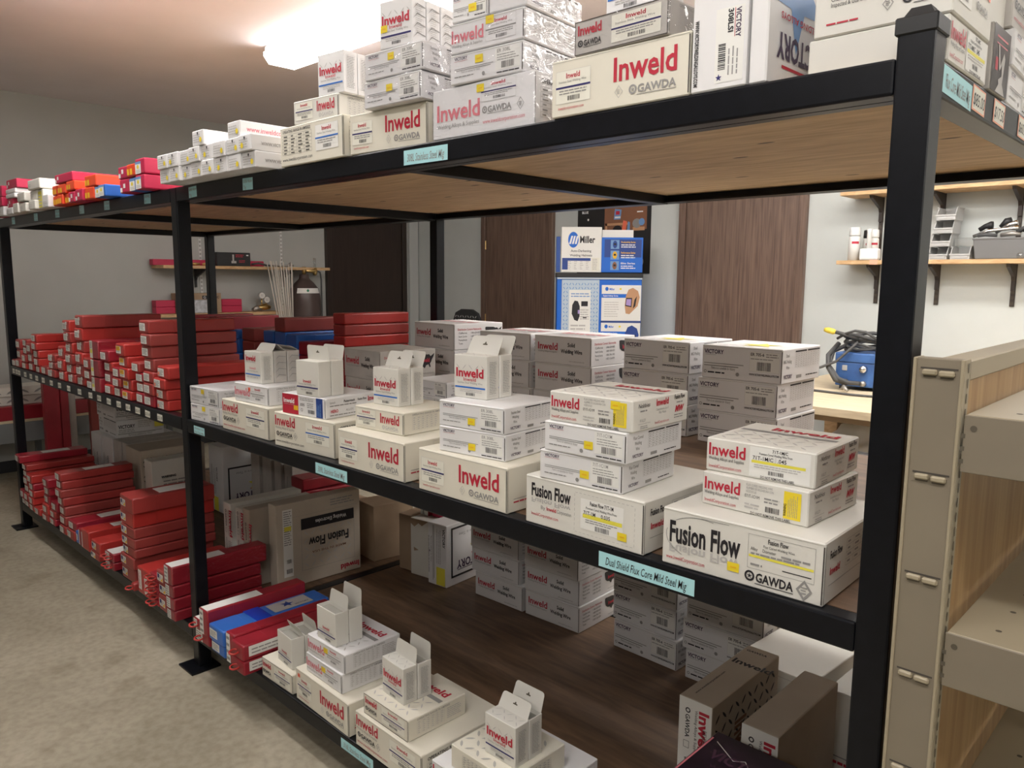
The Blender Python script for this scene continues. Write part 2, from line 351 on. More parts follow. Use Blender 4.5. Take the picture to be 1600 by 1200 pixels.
def bigL(bar='ink_navy'):
    a = Art(); a.text('Inweld', 0.006, 0.066, 0.030, 'ink_red', 0.105, 0.020); a.text('Welding Alloys & Supplies', 0.007, 0.055, 0.0075, 'ink_grey', 0.100)
    a.gawda(0.012, 0.034, 0.012, 0.085, 'ink_black'); a.diamond(0.112, 0.040, 0.010, 'ink_grey'); a.text('www.inweldcorporation.com', 0.010, 0.014, 0.008, 'ink_red' if bar == 'ink_navy' else 'ink_black', 0.145)
    small_label(a, 0.165, 0.030, 0.115, 0.062, bar, 'paper_cream'); seam(a, 0.305, 0.105); return a
def bigT():
    a = Art(); a.text('OPERATING RANGE IN AMPERES', 0.015, 0.089, 0.008, 'ink_black', 0.140, 0.01); a.table(0.012, 0.030, 0.160, 0.084, 6, 4, 'ink_black')
    a.text('www.inweldcorporation.com', 0.012, 0.013, 0.009, 'ink_black', 0.150)
    small_label(a, 0.178, 0.026, 0.105, 0.066, 'ink_blue', 'paper'); seam(a, 0.305, 0.105); return a
def bigW():
    a = Art(); a.text('Inweld', 0.016, 0.038, 0.034, 'ink_pink', 0.135, 0.020); a.text('Welding Alloys & Supplies', 0.017, 0.022, 0.0085, 'ink_grey', 0.132)
    small_label(a, 0.155, 0.062, 0.100, 0.040, 'ink_navy', 'white'); a.gawda(0.158, 0.040, 0.012, 0.085, 'ink_grey'); a.diamond(0.268, 0.046, 0.010, 'ink_grey')
    a.text('www.inweldcorporation.com', 0.160, 0.018, 0.0085, 'ink_pink', 0.120); return a
def bigSide():
    a = Art(); a.text('OPERATING RANGE IN AMPERES', 0.02, 0.083, 0.009, 'ink_black', 0.190, 0.012); a.table(0.018, 0.018, 0.150, 0.076, 6, 4, 'ink_grey'); a.para(0.165, 0.02, 0.28, 0.076, 7)
    a.rect(0.22, 0.094, 0.29, 0.096, 'ink_black', 2); a.rect(0, 0.004, 0.0015, 0.1, 'ink_seam', 3); return a
def sideC():
    a = Art(); a.para(0.02, 0.02, 0.16, 0.028, 1, 'ink_red'); a.rect(0.02, 0.030, 0.085, 0.0315, 'ink_grey', 2); a.frame(0.10, 0.04, 0.29, 0.098, 0.0007, 'ink_lt'); a.rect(0, 0.004, 0.0015, 0.1, 'ink_seam', 3); return a
def bigFF1():
    a = Art(); a.text('Fusion Flow', 0.018, 0.063, 0.027, 'ink_black', 0.108, 0.03); a.text('Fusion Flow', 0.018, 0.058, 0.012, 'ink_lt', 0.108, 0.03, flip=True, l=2)
    a.text('By', 0.045, 0.037, 0.008, 'ink_grey', 0.012); a.text('Inweld', 0.061, 0.037, 0.008, 'ink_red', 0.026, 0.02); a.text('Corporation', 0.090, 0.037, 0.008, 'ink_grey', 0.038); a.text('InweldCorporation.com', 0.018, 0.020, 0.007, 'ink_red', 0.075)
    for k in range(14):
        a.rect(0.138+k*0.0105, 0.092, 0.144+k*0.0105, 0.0925, 'ink_grey', 2); a.rect(0.138+k*0.0105, 0.010, 0.144+k*0.0105, 0.0105, 'ink_grey', 2)
    for k in range(8): a.rect(0.136, 0.012+k*0.0102, 0.1365, 0.018+k*0.0102, 'ink_grey', 2); a.rect(0.284, 0.012+k*0.0102, 0.2845, 0.018+k*0.0102, 'ink_grey', 2)
    a.rect(0.152, 0.020, 0.258, 0.083, 'paper', 1); a.text('Fusion Flow 71T-1M', 0.176, 0.072, 0.008, 'ink_black', 0.058, 0.02); a.text('Premium Cored Welding Wire From', 0.166, 0.063, 0.005, 'ink_black', 0.076)
    a.rect(0.158, 0.044, 0.255, 0.052, 'hilite', 2); a.text('71T-1M', 0.160, 0.051, 0.008, 'ink_black', 0.030, 0.01); a.text('0.035', 0.204, 0.051, 0.008, 'ink_black', 0.022, 0.01); a.para(0.165, 0.034, 0.25, 0.043, 2); a.bars(0.190, 0.022, 0.034, 0.010)
    seam(a, 0.305, 0.105); return a
def bigFF2():
    a = Art()
    for k in range(26):
        t0, t1 = R(70+k*6.4), R(70+(k+1)*6.4+2)
        for cx, cy, rx, ry, s0 in ((0.080, 0.058, 0.072, 0.040, 0),):
            for r, g in ((1.0, 'ink_grey'),):
                if k < 10 or k > 14:
                    p = [(cx+rx*math.cos(t0), cy+ry*math.sin(t0)), (cx+rx*math.cos(t1), cy+ry*math.sin(t1)), (cx+(rx-.0012)*math.cos(t1), cy+(ry-.0012)*math.sin(t1)), (cx+(rx-.0012)*math.cos(t0), cy+(ry-.0012)*math.sin(t0))]; a.poly(p, g, 2)
    a.rect(0.080, 0.0975, 0.135, 0.0985, 'ink_grey', 2)
    a.text('Fusion Flow', 0.016, 0.045, 0.038, 'ink_black', 0.142, 0.03); a.text('Fusion Flow', 0.016, 0.040, 0.018, 'ink_lt', 0.142, 0.03, flip=True, l=2)
    a.text('www.InweldCorporation.com', 0.010, 0.012, 0.0075, 'ink_red', 0.080); a.frame(0.172, 0.034, 0.290, 0.093, 0.0006, 'ink_grey'); a.text('Fusion Flow', 0.208, 0.082, 0.008, 'ink_black', 0.036, 0.02)
    a.text('Flux Cored Welding Wire', 0.200, 0.074, 0.0045, 'ink_black', 0.055); a.text('Alloy', 0.177, 0.066, 0.0055, 'ink_black', 0.013); a.text('Diameter', 0.199, 0.066, 0.0055, 'ink_black', 0.024); a.para(0.232, 0.062, 0.285, 0.070, 1)
    a.rect(0.174, 0.054, 0.288, 0.058, 'hilite', 2); a.para(0.178, 0.058, 0.28, 0.064, 1); a.para(0.178, 0.038, 0.205, 0.046, 1); a.rect(0.235, 0.042, 0.285, 0.0435, 'ink_black', 2)
    a.gawda(0.168, 0.013, 0.015, 0.088, 'ink_black'); a.diamond(0.274, 0.020, 0.014, 'ink_grey', 0.003); seam(a, 0.305, 0.105); return a
def bigFFs():
    a = Art(); a.text('Fusion Flow', 0.02, 0.075, 0.013, 'ink_black', 0.055, 0.03); a.text('Inweld', 0.022, 0.048, 0.012, 'ink_red', 0.045, 0.03); a.table(0.095, 0.045, 0.20, 0.09, 4, 3); a.rect(0.02, 0.03, 0.2, 0.031, 'ink_grey'); a.rect(0, 0.004, 0.0015, 0.1, 'ink_seam', 3); return a
def flatIL(bar='ink_grey'):      # logo left, label right
    a = Art(); a.text('Inweld', 0.004, 0.022, 0.026, 'ink_pink', 0.092, 0.020); a.text('Welding Alloys & Supplies', 0.005, 0.012, 0.006, 'ink_grey', 0.088)
    small_label(a, 0.102, 0.010, 0.082, 0.046, bar, 'white'); seam(a, 0.205, 0.062); return a
def flatIR(bar='ink_navy'):      # label left, logo right
    a = Art(); small_label(a, 0.010, 0.010, 0.080, 0.046, bar, 'paper_cream'); a.text('Inweld', 0.110, 0.026, 0.026, 'ink_red', 0.078, 0.020); a.gawda(0.118, 0.010, 0.009, 0.066, 'ink_lt'); seam(a, 0.205, 0.062); return a
def flatIG():                    # little logo and grey word left, blue label right
    a = Art(); a.text('Inweld', 0.008, 0.036, 0.017, 'ink_red', 0.055, 0.03); a.gawda(0.008, 0.016, 0.010, 0.055, 'ink_black'); small_label(a, 0.085, 0.008, 0.105, 0.048, 'ink_navy', 'paper_cream')
    a.frame(0.001, 0.001, 0.204, 0.061, 0.0016, 'ink_seam'); return a
def flatVF(name='71T-1C/1M', yp=None):
    a = Art(); a.text('VICTORY', 0.014, 0.049, 0.0065, 'ink_vic', 0.038, 0.02); a.rect(0.014, 0.0465, 0.052, 0.0470, 'ink_red', 2)
    a.rect(0.014, 0.0300, 0.125, 0.0312, 'ink_grey', 2); a.rect(0.014, 0.0265, 0.118, 0.0277, 'ink_grey', 2); a.text('There is no substitute for Victory', 0.033, 0.021, 0.005, 'ink_grey', 0.055, shear=0.2)
    a.para(0.014, 0.012, 0.075, 0.017, 1, 'ink_grey'); a.disc(0.098, 0.012, 0.0042, 0.0042, 'ink_grey'); a.rect(0.130, 0.012, 0.197, 0.056, 'paper', 1)
    a.text(name, 0.136, 0.047, 0.007, 'ink_grey', 0.036, 0.005); a.para(0.136, 0.030, 0.195, 0.045, 3, 'ink_grey', 0.3); a.bars(0.148, 0.015, 0.034, 0.013); a.para(0.135, 0.005, 0.198, 0.010, 1, 'ink_black'); seam(a, 0.205, 0.062); return a
def flatVS(head='Flux Cored', tab=True):
    a = Art(); a.text(head, 0.022, 0.046, 0.0065, 'ink_grey', 0.034, 0.01); a.text('Welding', 0.027, 0.035, 0.0065, 'ink_grey', 0.024, 0.01); a.text('Wire', 0.031, 0.024, 0.0065, 'ink_grey', 0.013, 0.01); a.text('VICTORY', 0.020, 0.010, 0.0065, 'ink_vic', 0.038, 0.02)
    a.rect(0.075, 0.054, 0.135, 0.0565, 'ink_black', 2); a.rect(0.140, 0.054, 0.190, 0.0565, 'ink_black', 2); a.table(0.075, 0.023, 0.190, 0.053, 6, 9, 'ink_lt', 0.0004); a.rect(0.085, 0.007, 0.108, 0.013, 'ink_grey', 2); a.para(0.135, 0.007, 0.190, 0.012, 1, 'ink_black'); return a
def flatIS():
    a = Art(); a.text('OPERATING RANGE IN AMPERES', 0.03, 0.051, 0.0055, 'ink_grey', 0.115, 0.008); a.table(0.03, 0.012, 0.125, 0.048, 6, 6, 'ink_lt', 0.0004); a.para(0.135, 0.014, 0.195, 0.047, 6, 'ink_lt'); a.rect(0, 0.004, 0.001, 0.058, 'ink_seam', 3); return a
def flatG3():
    a = Art(); a.text('Inweld', 0.006, 0.031, 0.022, 'ink_red', 0.072, 0.020); a.text('Welding Alloys and Supplies', 0.006, 0.022, 0.006, 'ink_black', 0.070); a.text('InweldCorporation.com', 0.007, 0.007, 0.0065, 'ink_red', 0.064)
    a.rect(0.086, 0.004, 0.196, 0.058, 'paper', 1); a.text('71T-1M/C', 0.128, 0.051, 0.0055, 'ink_black', 0.028, 0.02); a.text('Premium Cored Welding Wire From', 0.104, 0.045, 0.004, 'ink_black', 0.060, 0.01)
    a.rect(0.090, 0.029, 0.188, 0.034, 'hilite', 2); a.text('71T-1M/C', 0.092, 0.035, 0.007, 'ink_black', 0.038, 0.01); a.text('.045', 0.138, 0.035, 0.007, 'ink_black', 0.016, 0.01); a.rect(0.134, 0.033, 0.1346, 0.044, 'ink_grey'); a.para(0.095, 0.020, 0.185, 0.028, 2, 'ink_lt'); a.bars(0.122, 0.011, 0.028, 0.007)
    a.text('DO NOT REMOVE THIS LABEL', 0.108, 0.003, 0.0045, 'ink_black', 0.062, 0.015); return a
def flatG2():
    a = Art(); a.text('Inweld', 0.006, 0.031, 0.022, 'ink_red', 0.072, 0.020); a.text('Welding Alloys and Supplies', 0.006, 0.022, 0.006, 'ink_black', 0.070); a.text('InweldCorporation.com', 0.007, 0.007, 0.0065, 'ink_red', 0.064)
    a.text('FLUX CORED WELDING WIRE', 0.090, 0.052, 0.0042, 'ink_grey', 0.050); a.text('ALAMBRE DE SOLDADURA CON', 0.090, 0.046, 0.0042, 'ink_grey', 0.052); a.text('NUCLEO DE FLUJO', 0.090, 0.040, 0.0042, 'ink_grey', 0.020); a.text('E71T-1C/1M', 0.088, 0.031, 0.0055, 'ink_black', 0.028); a.para(0.125, 0.026, 0.155, 0.038, 2); a.para(0.088, 0.010, 0.118, 0.022, 2, 'ink_lt'); a.bars(0.128, 0.011, 0.026, 0.010)
    a.rect(0.161, 0.008, 0.192, 0.056, 'yellow', 2); a.text('WARNING', 0.166, 0.012, 0.005, 'ink_black', 0.022, 0.02, rot=90); a.para(0.169, 0.012, 0.188, 0.052, 6, 'ink_grey', 0.3, vert=True); a.text('DO NOT REMOVE THIS LABEL', 0.100, 0.002, 0.0045, 'ink_black', 0.075, 0.015); return a
def flatF4():
    a = flatG2(); return a
def flatGS():
    a = Art(); a.text('Nobbies', 0.018, 0.046, 0.0085, 'ink_black', 0.040, shear=0.2); a.para(0.025, 0.036, 0.05, 0.043, 1); a.text('HI ALLOY', 0.024, 0.018, 0.006, 'ink_grey', 0.020); a.rect(0.018, 0.014, 0.062, 0.0145, 'ink_grey'); a.para(0.026, 0.004, 0.055, 0.011, 2)
    a.text('Inweld', 0.082, 0.044, 0.013, 'ink_red', 0.045, 0.03); a.text('Comprehensive Line of', 0.082, 0.034, 0.005, 'ink_grey', 0.045); a.text('Filler Metals', 0.092, 0.027, 0.005, 'ink_grey', 0.026); a.text('InweldCorporation.com', 0.078, 0.008, 0.0055, 'ink_red', 0.052)
    a.text('Fusion Flow', 0.150, 0.050, 0.009, 'ink_black', 0.040, 0.03); a.para(0.158, 0.040, 0.185, 0.046, 1); a.text('MW', 0.153, 0.024, 0.012, 'ink_red', 0.032, 0.05, shear=0.25); a.para(0.150, 0.010, 0.190, 0.020, 2); return a
def flatGT():
    a = Art(); a.text('Inweld', 0.060, 0.145, 0.026, 'ink_red', 0.125, 0.03); a.rect(0.01, 0.115, 0.195, 0.130, 'ink_grey', 1); a.plate(0.01, 0.01, 0.195, 0.11, 0.025, 'ink_lt'); return a
def flatC2():
    a = Art(); a.rect(0.0005, 0.001, 0.078, 0.061, 'ink_red', 1); a.text('Inweld', 0.007, 0.034, 0.014, 'ink_white', 0.052, 0.03); a.rect(0.006, 0.029, 0.06, 0.0295, 'ink_white', 2); a.rect(0.056, 0.014, 0.077, 0.028, 'amber', 3)
    a.para(0.086, 0.046, 0.155, 0.056, 2, 'ink_grey'); a.text('.035', 0.086, 0.030, 0.008, 'ink_black', 0.022, 0.02); a.para(0.12, 0.026, 0.155, 0.042, 3, 'ink_grey'); a.ring(0.095, 0.018, 0.003, 0.005, 'ink_grey'); a.bars(0.125, 0.010, 0.03, 0.011); a.rect(0.162, 0.002, 0.192, 0.060, 'ink_dblue', 1); a.para(0.166, 0.006, 0.188, 0.05, 3, 'ink_sky', 0.3, vert=True); seam(a, 0.205, 0.062); return a
def flatC2s():
    a = Art(); a.text('Symtech', 0.015, 0.044, 0.007, 'ink_grey', 0.020); a.text('Patterntech', 0.068, 0.044, 0.007, 'ink_black', 0.042, 0.02); a.text('Fusion Flow', 0.122, 0.044, 0.007, 'ink_black', 0.035, 0.02); a.text('Inweld', 0.163, 0.038, 0.015, 'ink_red', 0.050, 0.03); a.text('HERO', 0.018, 0.017, 0.009, 'ink_red', 0.028, 0.03); a.text('ALLOY', 0.075, 0.017, 0.007, 'ink_grey', 0.030); a.text('MW', 0.128, 0.016, 0.010, 'ink_red', 0.026, 0.05, shear=0.2); a.para(0.015, 0.006, 0.15, 0.013, 1); a.para(0.015, 0.034, 0.15, 0.041, 1); return a
def hangA(bar='ink_blue'):
    a = Art(); a.plate(0.004, 0.066, 0.101, 0.102, 0.020, 'ink_lt', th=0.1); a.text('Inweld', 0.008, 0.052, 0.021, 'ink_red', 0.088, 0.03); a.text('Inweld', 0.032, 0.042, 0.008, 'ink_red', 0.040, 0.01); a.text('Stainless Steel Welding Wire', 0.012, 0.035, 0.005, 'ink_grey', 0.080); a.rect(0.004, 0.024, 0.101, 0.028, bar, 2); a.para(0.02, 0.014, 0.095, 0.022, 2, 'ink_lt'); a.bars(0.040, 0.006, 0.028, 0.007); return a
def hangB():
    a = Art(); a.text('Inweld', 0.034, 0.040, 0.009, 'ink_red', 0.036, 0.02); a.text('Stainless Steel Welding Wire', 0.012, 0.033, 0.005, 'ink_grey', 0.080); a.rect(0.003, 0.024, 0.102, 0.028, 'ink_navy', 2); a.para(0.02, 0.015, 0.095, 0.022, 1, 'ink_lt'); a.bars(0.046, 0.006, 0.030, 0.007); return a
def hangC():
    a = Art(); a.text('Inweld', 0.010, 0.074, 0.018, 'ink_red', 0.062, 0.03); a.text('Welding Alloys & Supplies', 0.011, 0.068, 0.004, 'ink_grey', 0.060); a.text('Inweld', 0.034, 0.046, 0.008, 'ink_pink', 0.038, 0.01); a.text('Stainless Steel Welding Wire', 0.016, 0.038, 0.004, 'ink_grey', 0.07); a.rect(0.006, 0.026, 0.099, 0.030, 'ink_blue', 2); a.para(0.012, 0.015, 0.09, 0.024, 1, 'ink_lt'); return a
def hangS():
    a = Art(); a.frame(0.008, 0.008, 0.038, 0.094, 0.0004, 'ink_lt'); a.para(0.010, 0.012, 0.036, 0.092, 20, 'ink_grey', 0.35, 0.15); return a
def hangSp():
    a = Art(); a.frame(0.010, 0.020, 0.036, 0.090, 0.0004, 'ink_lt'); a.para(0.012, 0.024, 0.034, 0.088, 14, 'ink_lt', 0.3)
    for k in range(4):
        y = 0.012+0.021*k; a.poly([(0.001, y), (0.016, y+0.016), (0.043, y+0.012), (0.043, y+0.010), (0.017, y+0.0135)], 'ink_grey', 4)
    return a
def hangT():
    a = Art(); a.plate(0.004, 0.004, 0.101, 0.043, 0.020, 'ink_lt', th=0.1); return a
def solidF():
    a = Art(); a.text('Inweld', 0.018, 0.052, 0.026, 'ink_red', 0.096, 0.020); a.text('Welding Alloys & Supplies', 0.018, 0.042, 0.0065, 'ink_grey', 0.094); a.text('Solid', 0.162, 0.067, 0.014, 'ink_black', 0.034, 0.025); a.text('Welding Wire', 0.130, 0.043, 0.014, 'ink_black', 0.100, 0.025); a.text('www.inweldcorporation.com', 0.170, 0.012, 0.005, 'ink_grey', 0.070); seam(a, 0.27, 0.104); return a
def solidS():
    a = Art(); a.text('Distribution Centers Nationwide:', 0.018, 0.078, 0.0085, 'ink_red', 0.130, 0.005)
    for k, (s1, s2) in enumerate((('California', '1-866-624-4002'), ('North Carolina', '1-800-908-4353'), ('Pennsylvania', '1-866-346-1242'), ('Texas', '1-855-126-4291'))):
        a.text(s1, 0.022, 0.064-k*0.014, 0.0075, 'ink_black', 0.045 if k < 3 else 0.022); a.text(s2, 0.088, 0.064-k*0.014, 0.0075, 'ink_black', 0.052)
    us = [(0.0, 0.95), (0.06, 1.0), (0.5, 0.97), (0.62, 0.9), (0.72, 0.92), (0.8, 0.78), (0.92, 0.9), (1.0, 0.98), (0.95, 0.75), (0.86, 0.55), (0.82, 0.4), (0.76, 0.3), (0.80, 0.08), (0.74, 0.05), (0.68, 0.25), (0.56, 0.2), (0.48, 0.0), (0.42, 0.08), (0.34, 0.2), (0.18, 0.26), (0.06, 0.42), (0.02, 0.7)]
    a.poly([(0.168+x*0.095, 0.034+y*0.055) for x, y in us], 'ink_black', 2); a.text('Inweld', 0.190, 0.057, 0.014, 'ink_red', 0.048, 0.03, l=4); a.text('www.inweldcorporation.com', 0.19, 0.014, 0.006, 'ink_grey', 0.07); return a
def solidT():
    a = Art(); a.text('Inweld', 0.03, 0.12, 0.05, 'ink_pink', 0.2, 0.03); a.para(0.03, 0.06, 0.24, 0.10, 2, 'ink_lt'); a.rect(0, 0.134, 0.27, 0.1348, 'ink_grey'); return a
def vicF():
    a = Art(); a.text('VICTORY', 0.008, 0.078, 0.0125, 'ink_vic', 0.068, 0.03); a.rect(0.012, 0.0735, 0.05, 0.0745, 'ink_grey', 2); a.rect(0.008, 0.046, 0.145, 0.0485, 'ink_grey', 2); a.rect(0.008, 0.0385, 0.128, 0.0415, 'ink_grey', 2)
    a.text('There is no substitute for Victory', 0.032, 0.029, 0.008, 'ink_grey', 0.085, 0.01, shear=0.2); a.ring(0.013, 0.020, 0.003, 0.005, 'ink_grey'); a.para(0.022, 0.014, 0.085, 0.023, 1, 'ink_black', 0.5); a.disc(0.126, 0.018, 0.006, 0.006, 'ink_grey')
    a.rect(0.165, 0.032, 0.262, 0.093, 'paper', 1); a.frame(0.165, 0.032, 0.262, 0.093, 0.0004, 'ink_lt'); a.text('ER 70S-6', 0.168, 0.080, 0.009, 'ink_black', 0.044, 0.02); a.para(0.218, 0.076, 0.26, 0.090, 2); a.para(0.168, 0.068, 0.26, 0.074, 1); a.bars(0.190, 0.036, 0.044, 0.026); a.text('WWW.VICTORYWELDINGALLOYS.COM', 0.165, 0.020, 0.006, 'ink_black', 0.096, 0.03); seam(a, 0.27, 0.104); return a
def vicS():
    a = Art(); a.text('Steel', 0.022, 0.080, 0.010, 'ink_grey', 0.022, 0.02); a.text('MIG Welding', 0.008, 0.062, 0.010, 'ink_grey', 0.052, 0.02); a.text('Wire', 0.024, 0.044, 0.010, 'ink_grey', 0.022, 0.02); a.text('VICTORY', 0.010, 0.016, 0.011, 'ink_vic', 0.058, 0.03)
    a.rect(0.085, 0.092, 0.165, 0.097, 'ink_black', 2); a.rect(0.172, 0.092, 0.262, 0.097, 'ink_black', 2); a.table(0.085, 0.045, 0.262, 0.090, 7, 10, 'ink_lt', 0.0005); a.rect(0.10, 0.012, 0.135, 0.022, 'ink_grey'); a.para(0.165, 0.014, 0.26, 0.022, 1, 'ink_black'); return a
def vicT():
    a = Art(); a.star(0.15, 0.10, 0.07, 'hilite', rot=100); a.para(0.03, 0.03, 0.12, 0.06, 2, 'ink_lt'); a.rect(0, 0.134, 0.27, 0.1348, 'ink_grey'); return a
for k, fn in list(globals().items()):
    if callable(fn) and k in ('bigR', 'bigT', 'bigW', 'bigSide', 'sideC', 'bigFF1', 'bigFF2', 'bigFFs', 'flatIG', 'flatVF', 'flatVS', 'flatIS', 'flatG3', 'flatG2', 'flatF4', 'flatGS', 'flatGT', 'flatC2', 'flatC2s', 'hangB', 'hangC', 'hangS', 'hangSp', 'hangT', 'solidF', 'solidS', 'solidT', 'vicF', 'vicS', 'vicT'): ART[k] = fn()
ART['bigL'] = bigL(); ART['bigLb'] = bigL('ink_blue'); ART['flatIL'] = flatIL(); ART['flatIR'] = flatIR(); ART['hangA'] = hangA(); ART['hangN'] = hangA('ink_navy')
ART['flatVF3'] = flatVF('ER 308L'); ART['flatVS3'] = flatVS('Stainless Steel'); ART['flatVFa'] = flatVF('NR71-M FC/GS')
def sticker(c='yellow', w=0.022, h=0.016):
    a = Art(); a.rect(0, 0, w, h, c, 6); a.para(w*0.25, h*0.3, w*0.8, h*0.7, 1, 'amber' if c == 'yellow' else 'ink_red', l=7); return a
ART['st'] = sticker(); ART['st_o'] = sticker('ink_orange', 0.014, 0.012)

# kinds of carton: width, depth, height, board, prints
KIND = {
 'big': (0.305, 0.305, 0.105, 'cream'), 'flat': (0.205, 0.205, 0.062, 'white'), 'solid': (0.27, 0.27, 0.104, 'white'), 'hang': (0.105, 0.046, 0.105, 'offwhite')}
def place(o, x, y, z, yw):
    o.location = (x, y, z); o.rotation_euler = (0, 0, R(yw)); return o
def carton(kind, x, y, z, yw, label, prints, mat=None, dims=None, name='welding_wire_box', stickers=(), wrap=False, group=None, b=0.0022, native=False):
    w_, d_, h_, m_ = KIND[kind]; W0, D0, H0 = w_, d_, h_
    if dims: w_, d_, h_ = dims
    o = obj(name, boxmesh(w_, d_, h_, b, mat or m_)); place(o, x, y, z, yw)
    for face, key in prints.items():
        p = stick(ART[key], face, o, w_, d_, h_)
        if not native: p.scale = {'front': (w_/W0, h_/H0, 1), 'right': (d_/D0, h_/H0, 1), 'top': (w_/W0, d_/D0, 1)}[face]
    for (k, face, u, v) in stickers:
        off = (u, 0, v) if face == 'front' else (0, u, v) if face == 'right' else (u, v, 0)
        stick(ART[k], face, o, w_, d_, h_, 'price_sticker', off)
    if wrap:
        bm = bmesh.new(); e = 0.0022; add_box(bm, -e, -e, 0.0004, w_+e, d_+e, h_+0.0012, 0.003)
        me = fin(bm, 'film', 'film'); obj('shrink_wrap', me, o)
    return tag(o, label, 'box', group)
def flap_mesh(w_, hh, ang, hole=True, mat='offwhite'):
    bm = bmesh.new(); r = 0.008; pts = [(0.002, 0), (w_-0.002, 0), (w_-0.004, hh-r), (w_-0.004-r*0.3, hh-r*0.3), (w_-0.004-r, hh), (0.004+r, hh), (0.004+r*0.3, hh-r*0.3), (0.004, hh-r)]
    c, s = math.cos(R(ang)), math.sin(R(ang)); t = 0.0009
    A = [bm.verts.new((x, y*s, y*c)) for x, y in pts]; B = [bm.verts.new((x, y*s+t*c, y*c-t*s)) for x, y in pts]
    bm.faces.new(A); bm.faces.new(B[::-1])
    for i in range(8): bm.faces.new((A[i], B[i], B[(i+1) % 8], A[(i+1) % 8]))
    if hole:
        hp = [(0.43, 0.50), (0.57, 0.50), (0.57, 0.56), (0.53, 0.58), (0.51, 0.68), (0.49, 0.68), (0.47, 0.58), (0.43, 0.56)]
        f = bm.faces.new([bm.verts.new((u*w_, v*hh*s-0.0004*c, v*hh*c+0.0004*s)) for u, v in hp]); f.material_index = 1
        f = bm.faces.new([bm.verts.new((u*w_, v*hh*s+t*c+0.0004*c, v*hh*c-t*s-0.0004*s)) for u, v in hp[::-1]]); f.material_index = 1
    bmesh.ops.recalc_face_normals(bm, faces=bm.faces)
    return fin(bm, 'flap', [mat, 'ink_hole'])
def hangbox(x, y, z, yw, label, front, side='hangS', ang=25, hh=0.046, opened=False, at='back', mat='offwhite', hole=True, topart=True, group=None):
    w_, d_, h_, _ = KIND['hang']
    if opened:
        bm = bmesh.new(); add_box(bm, 0, 0, 0, w_, d_, h_, 0.0012)
        f = max(bm.faces, key=lambda q: q.calc_center_median().z); r = bmesh.ops.inset_region(bm, faces=[f], thickness=0.0012)
        r2 = bmesh.ops.extrude_discrete_faces(bm, faces=[f])
        nf = r2['faces'][0]; bmesh.ops.translate(bm, vec=(0, 0, -0.012), verts=nf.verts); nf.material_index = 1
        me = fin(bm, 'open_box', [mat, 'inner'])
    else: me = boxmesh(w_, d_, h_, 0.0012, mat)
    o = obj('hanging_spool_box', me); place(o, x, y, z, yw)
    stick(ART[front], 'front', o, w_, d_, h_)
    if side: stick(ART[side], 'right', o, w_, d_, h_)
    if topart and not opened: stick(ART['hangT'], 'top', o, w_, d_, h_)
    if hh: obj('hang_flap', flap_mesh(w_, hh, ang, hole, mat), o, (0, d_-0.002 if at == 'back' else 0.001, h_))
    return tag(o, label, 'box', group)

# ---------------------------------------------------------------- room shell
XL, YB, ZC = -6.77, 5.5, 2.83
XR_, YF = 4.0, -6.2
struct(obj('floor', boxmesh(XR_-XL+0.4, YB-YF+0.4, 0.1, 0, 'concrete'), None, (XL-0.2, YF-0.2, -0.1)))
struct(obj('ceiling', boxmesh(XR_-XL+0.4, YB-YF+0.4, 0.1, 0, 'ceiling_paint'), None, (XL-0.2, YF-0.2, ZC)))
struct(obj('wall_left', boxmesh(0.2, YB-YF+0.4, ZC, 0, 'wall_grey_dimmed'), None, (XL-0.2, YF-0.2, 0)))
struct(obj('wall_back', boxmesh(XR_-XL, 0.2, ZC, 0, 'wall_paint'), None, (XL, YB, 0)))
struct(obj('wall_right', boxmesh(0.2, YB-YF+0.4, ZC, 0, 'wall_paint'), None, (XR_, YF-0.2, 0)))
struct(obj('wall_front', boxmesh(XR_-XL, 0.2, ZC, 0, 'wall_paint'), None, (XL, YF-0.2, 0)))
struct(obj('baseboard_left', boxmesh(0.012, 4.28-YF, 0.09, 0.002, 'baseboard'), None, (XL, YF, 0)))
for i, (a, b) in enumerate(((XL+0.015, -5.74), (-4.70, -3.52), (-2.36, XR_))):
    struct(obj('baseboard_back', boxmesh(b-a, 0.012, 0.09, 0.002, 'baseboard'), None, (a, YB-0.012, 0)))
struct(obj('trim_1', boxmesh(0.03, 0.12, ZC-0.01, 0.003, 'wall_trim'), None, (XL+0.001, 5.36, 0.005)))

def door(name, along, p0, p1, h, mat, casing, hinge_at=None):
    e = empty(name, ((XL, p0, 0) if along == 'y' else (p0, YB, 0))); struct(e); c = 0.06
    def q(nm, u0, v0, z0, u1, v1, z1, mt, b=0.002):     # u along the wall, v out of the wall
        if along == 'y': return part(nm, e, v0, u0, z0, v1, u1, z1, mt, b)
        return part(nm, e, u0, -v1, z0, u1, -v0, z1, mt, b)
    W = p1-p0
    q('door_panel', 0, 0.001, 0.01, W, 0.030, h, mat)
    q('casing', -c, 0.001, 0, -0.004, 0.045, h+c, casing); q('casing', W+0.004, 0.001, 0, W+c, 0.045, h+c, casing); q('casing', -0.004, 0.001, h+0.004, W+0.004, 0.045, h+c, casing)
    if hinge_at is not None:
        for z in (0.25, 1.05, 1.78): q('hinge', hinge_at-0.006, 0.030, z, hinge_at+0.006, 0.040, z+0.09, 'brass', 0.003)
    return e
door('door_1', 'y', 4.37, 5.25, 2.14, 'door_dark', 'door_dark')
door('door_2', 'x', -5.66, -4.83, 2.14, 'door_wood', 'door_wood', 0.0)
door('door_3', 'x', -3.37, -2.45, 2.14, 'door_wood', 'door_wood')

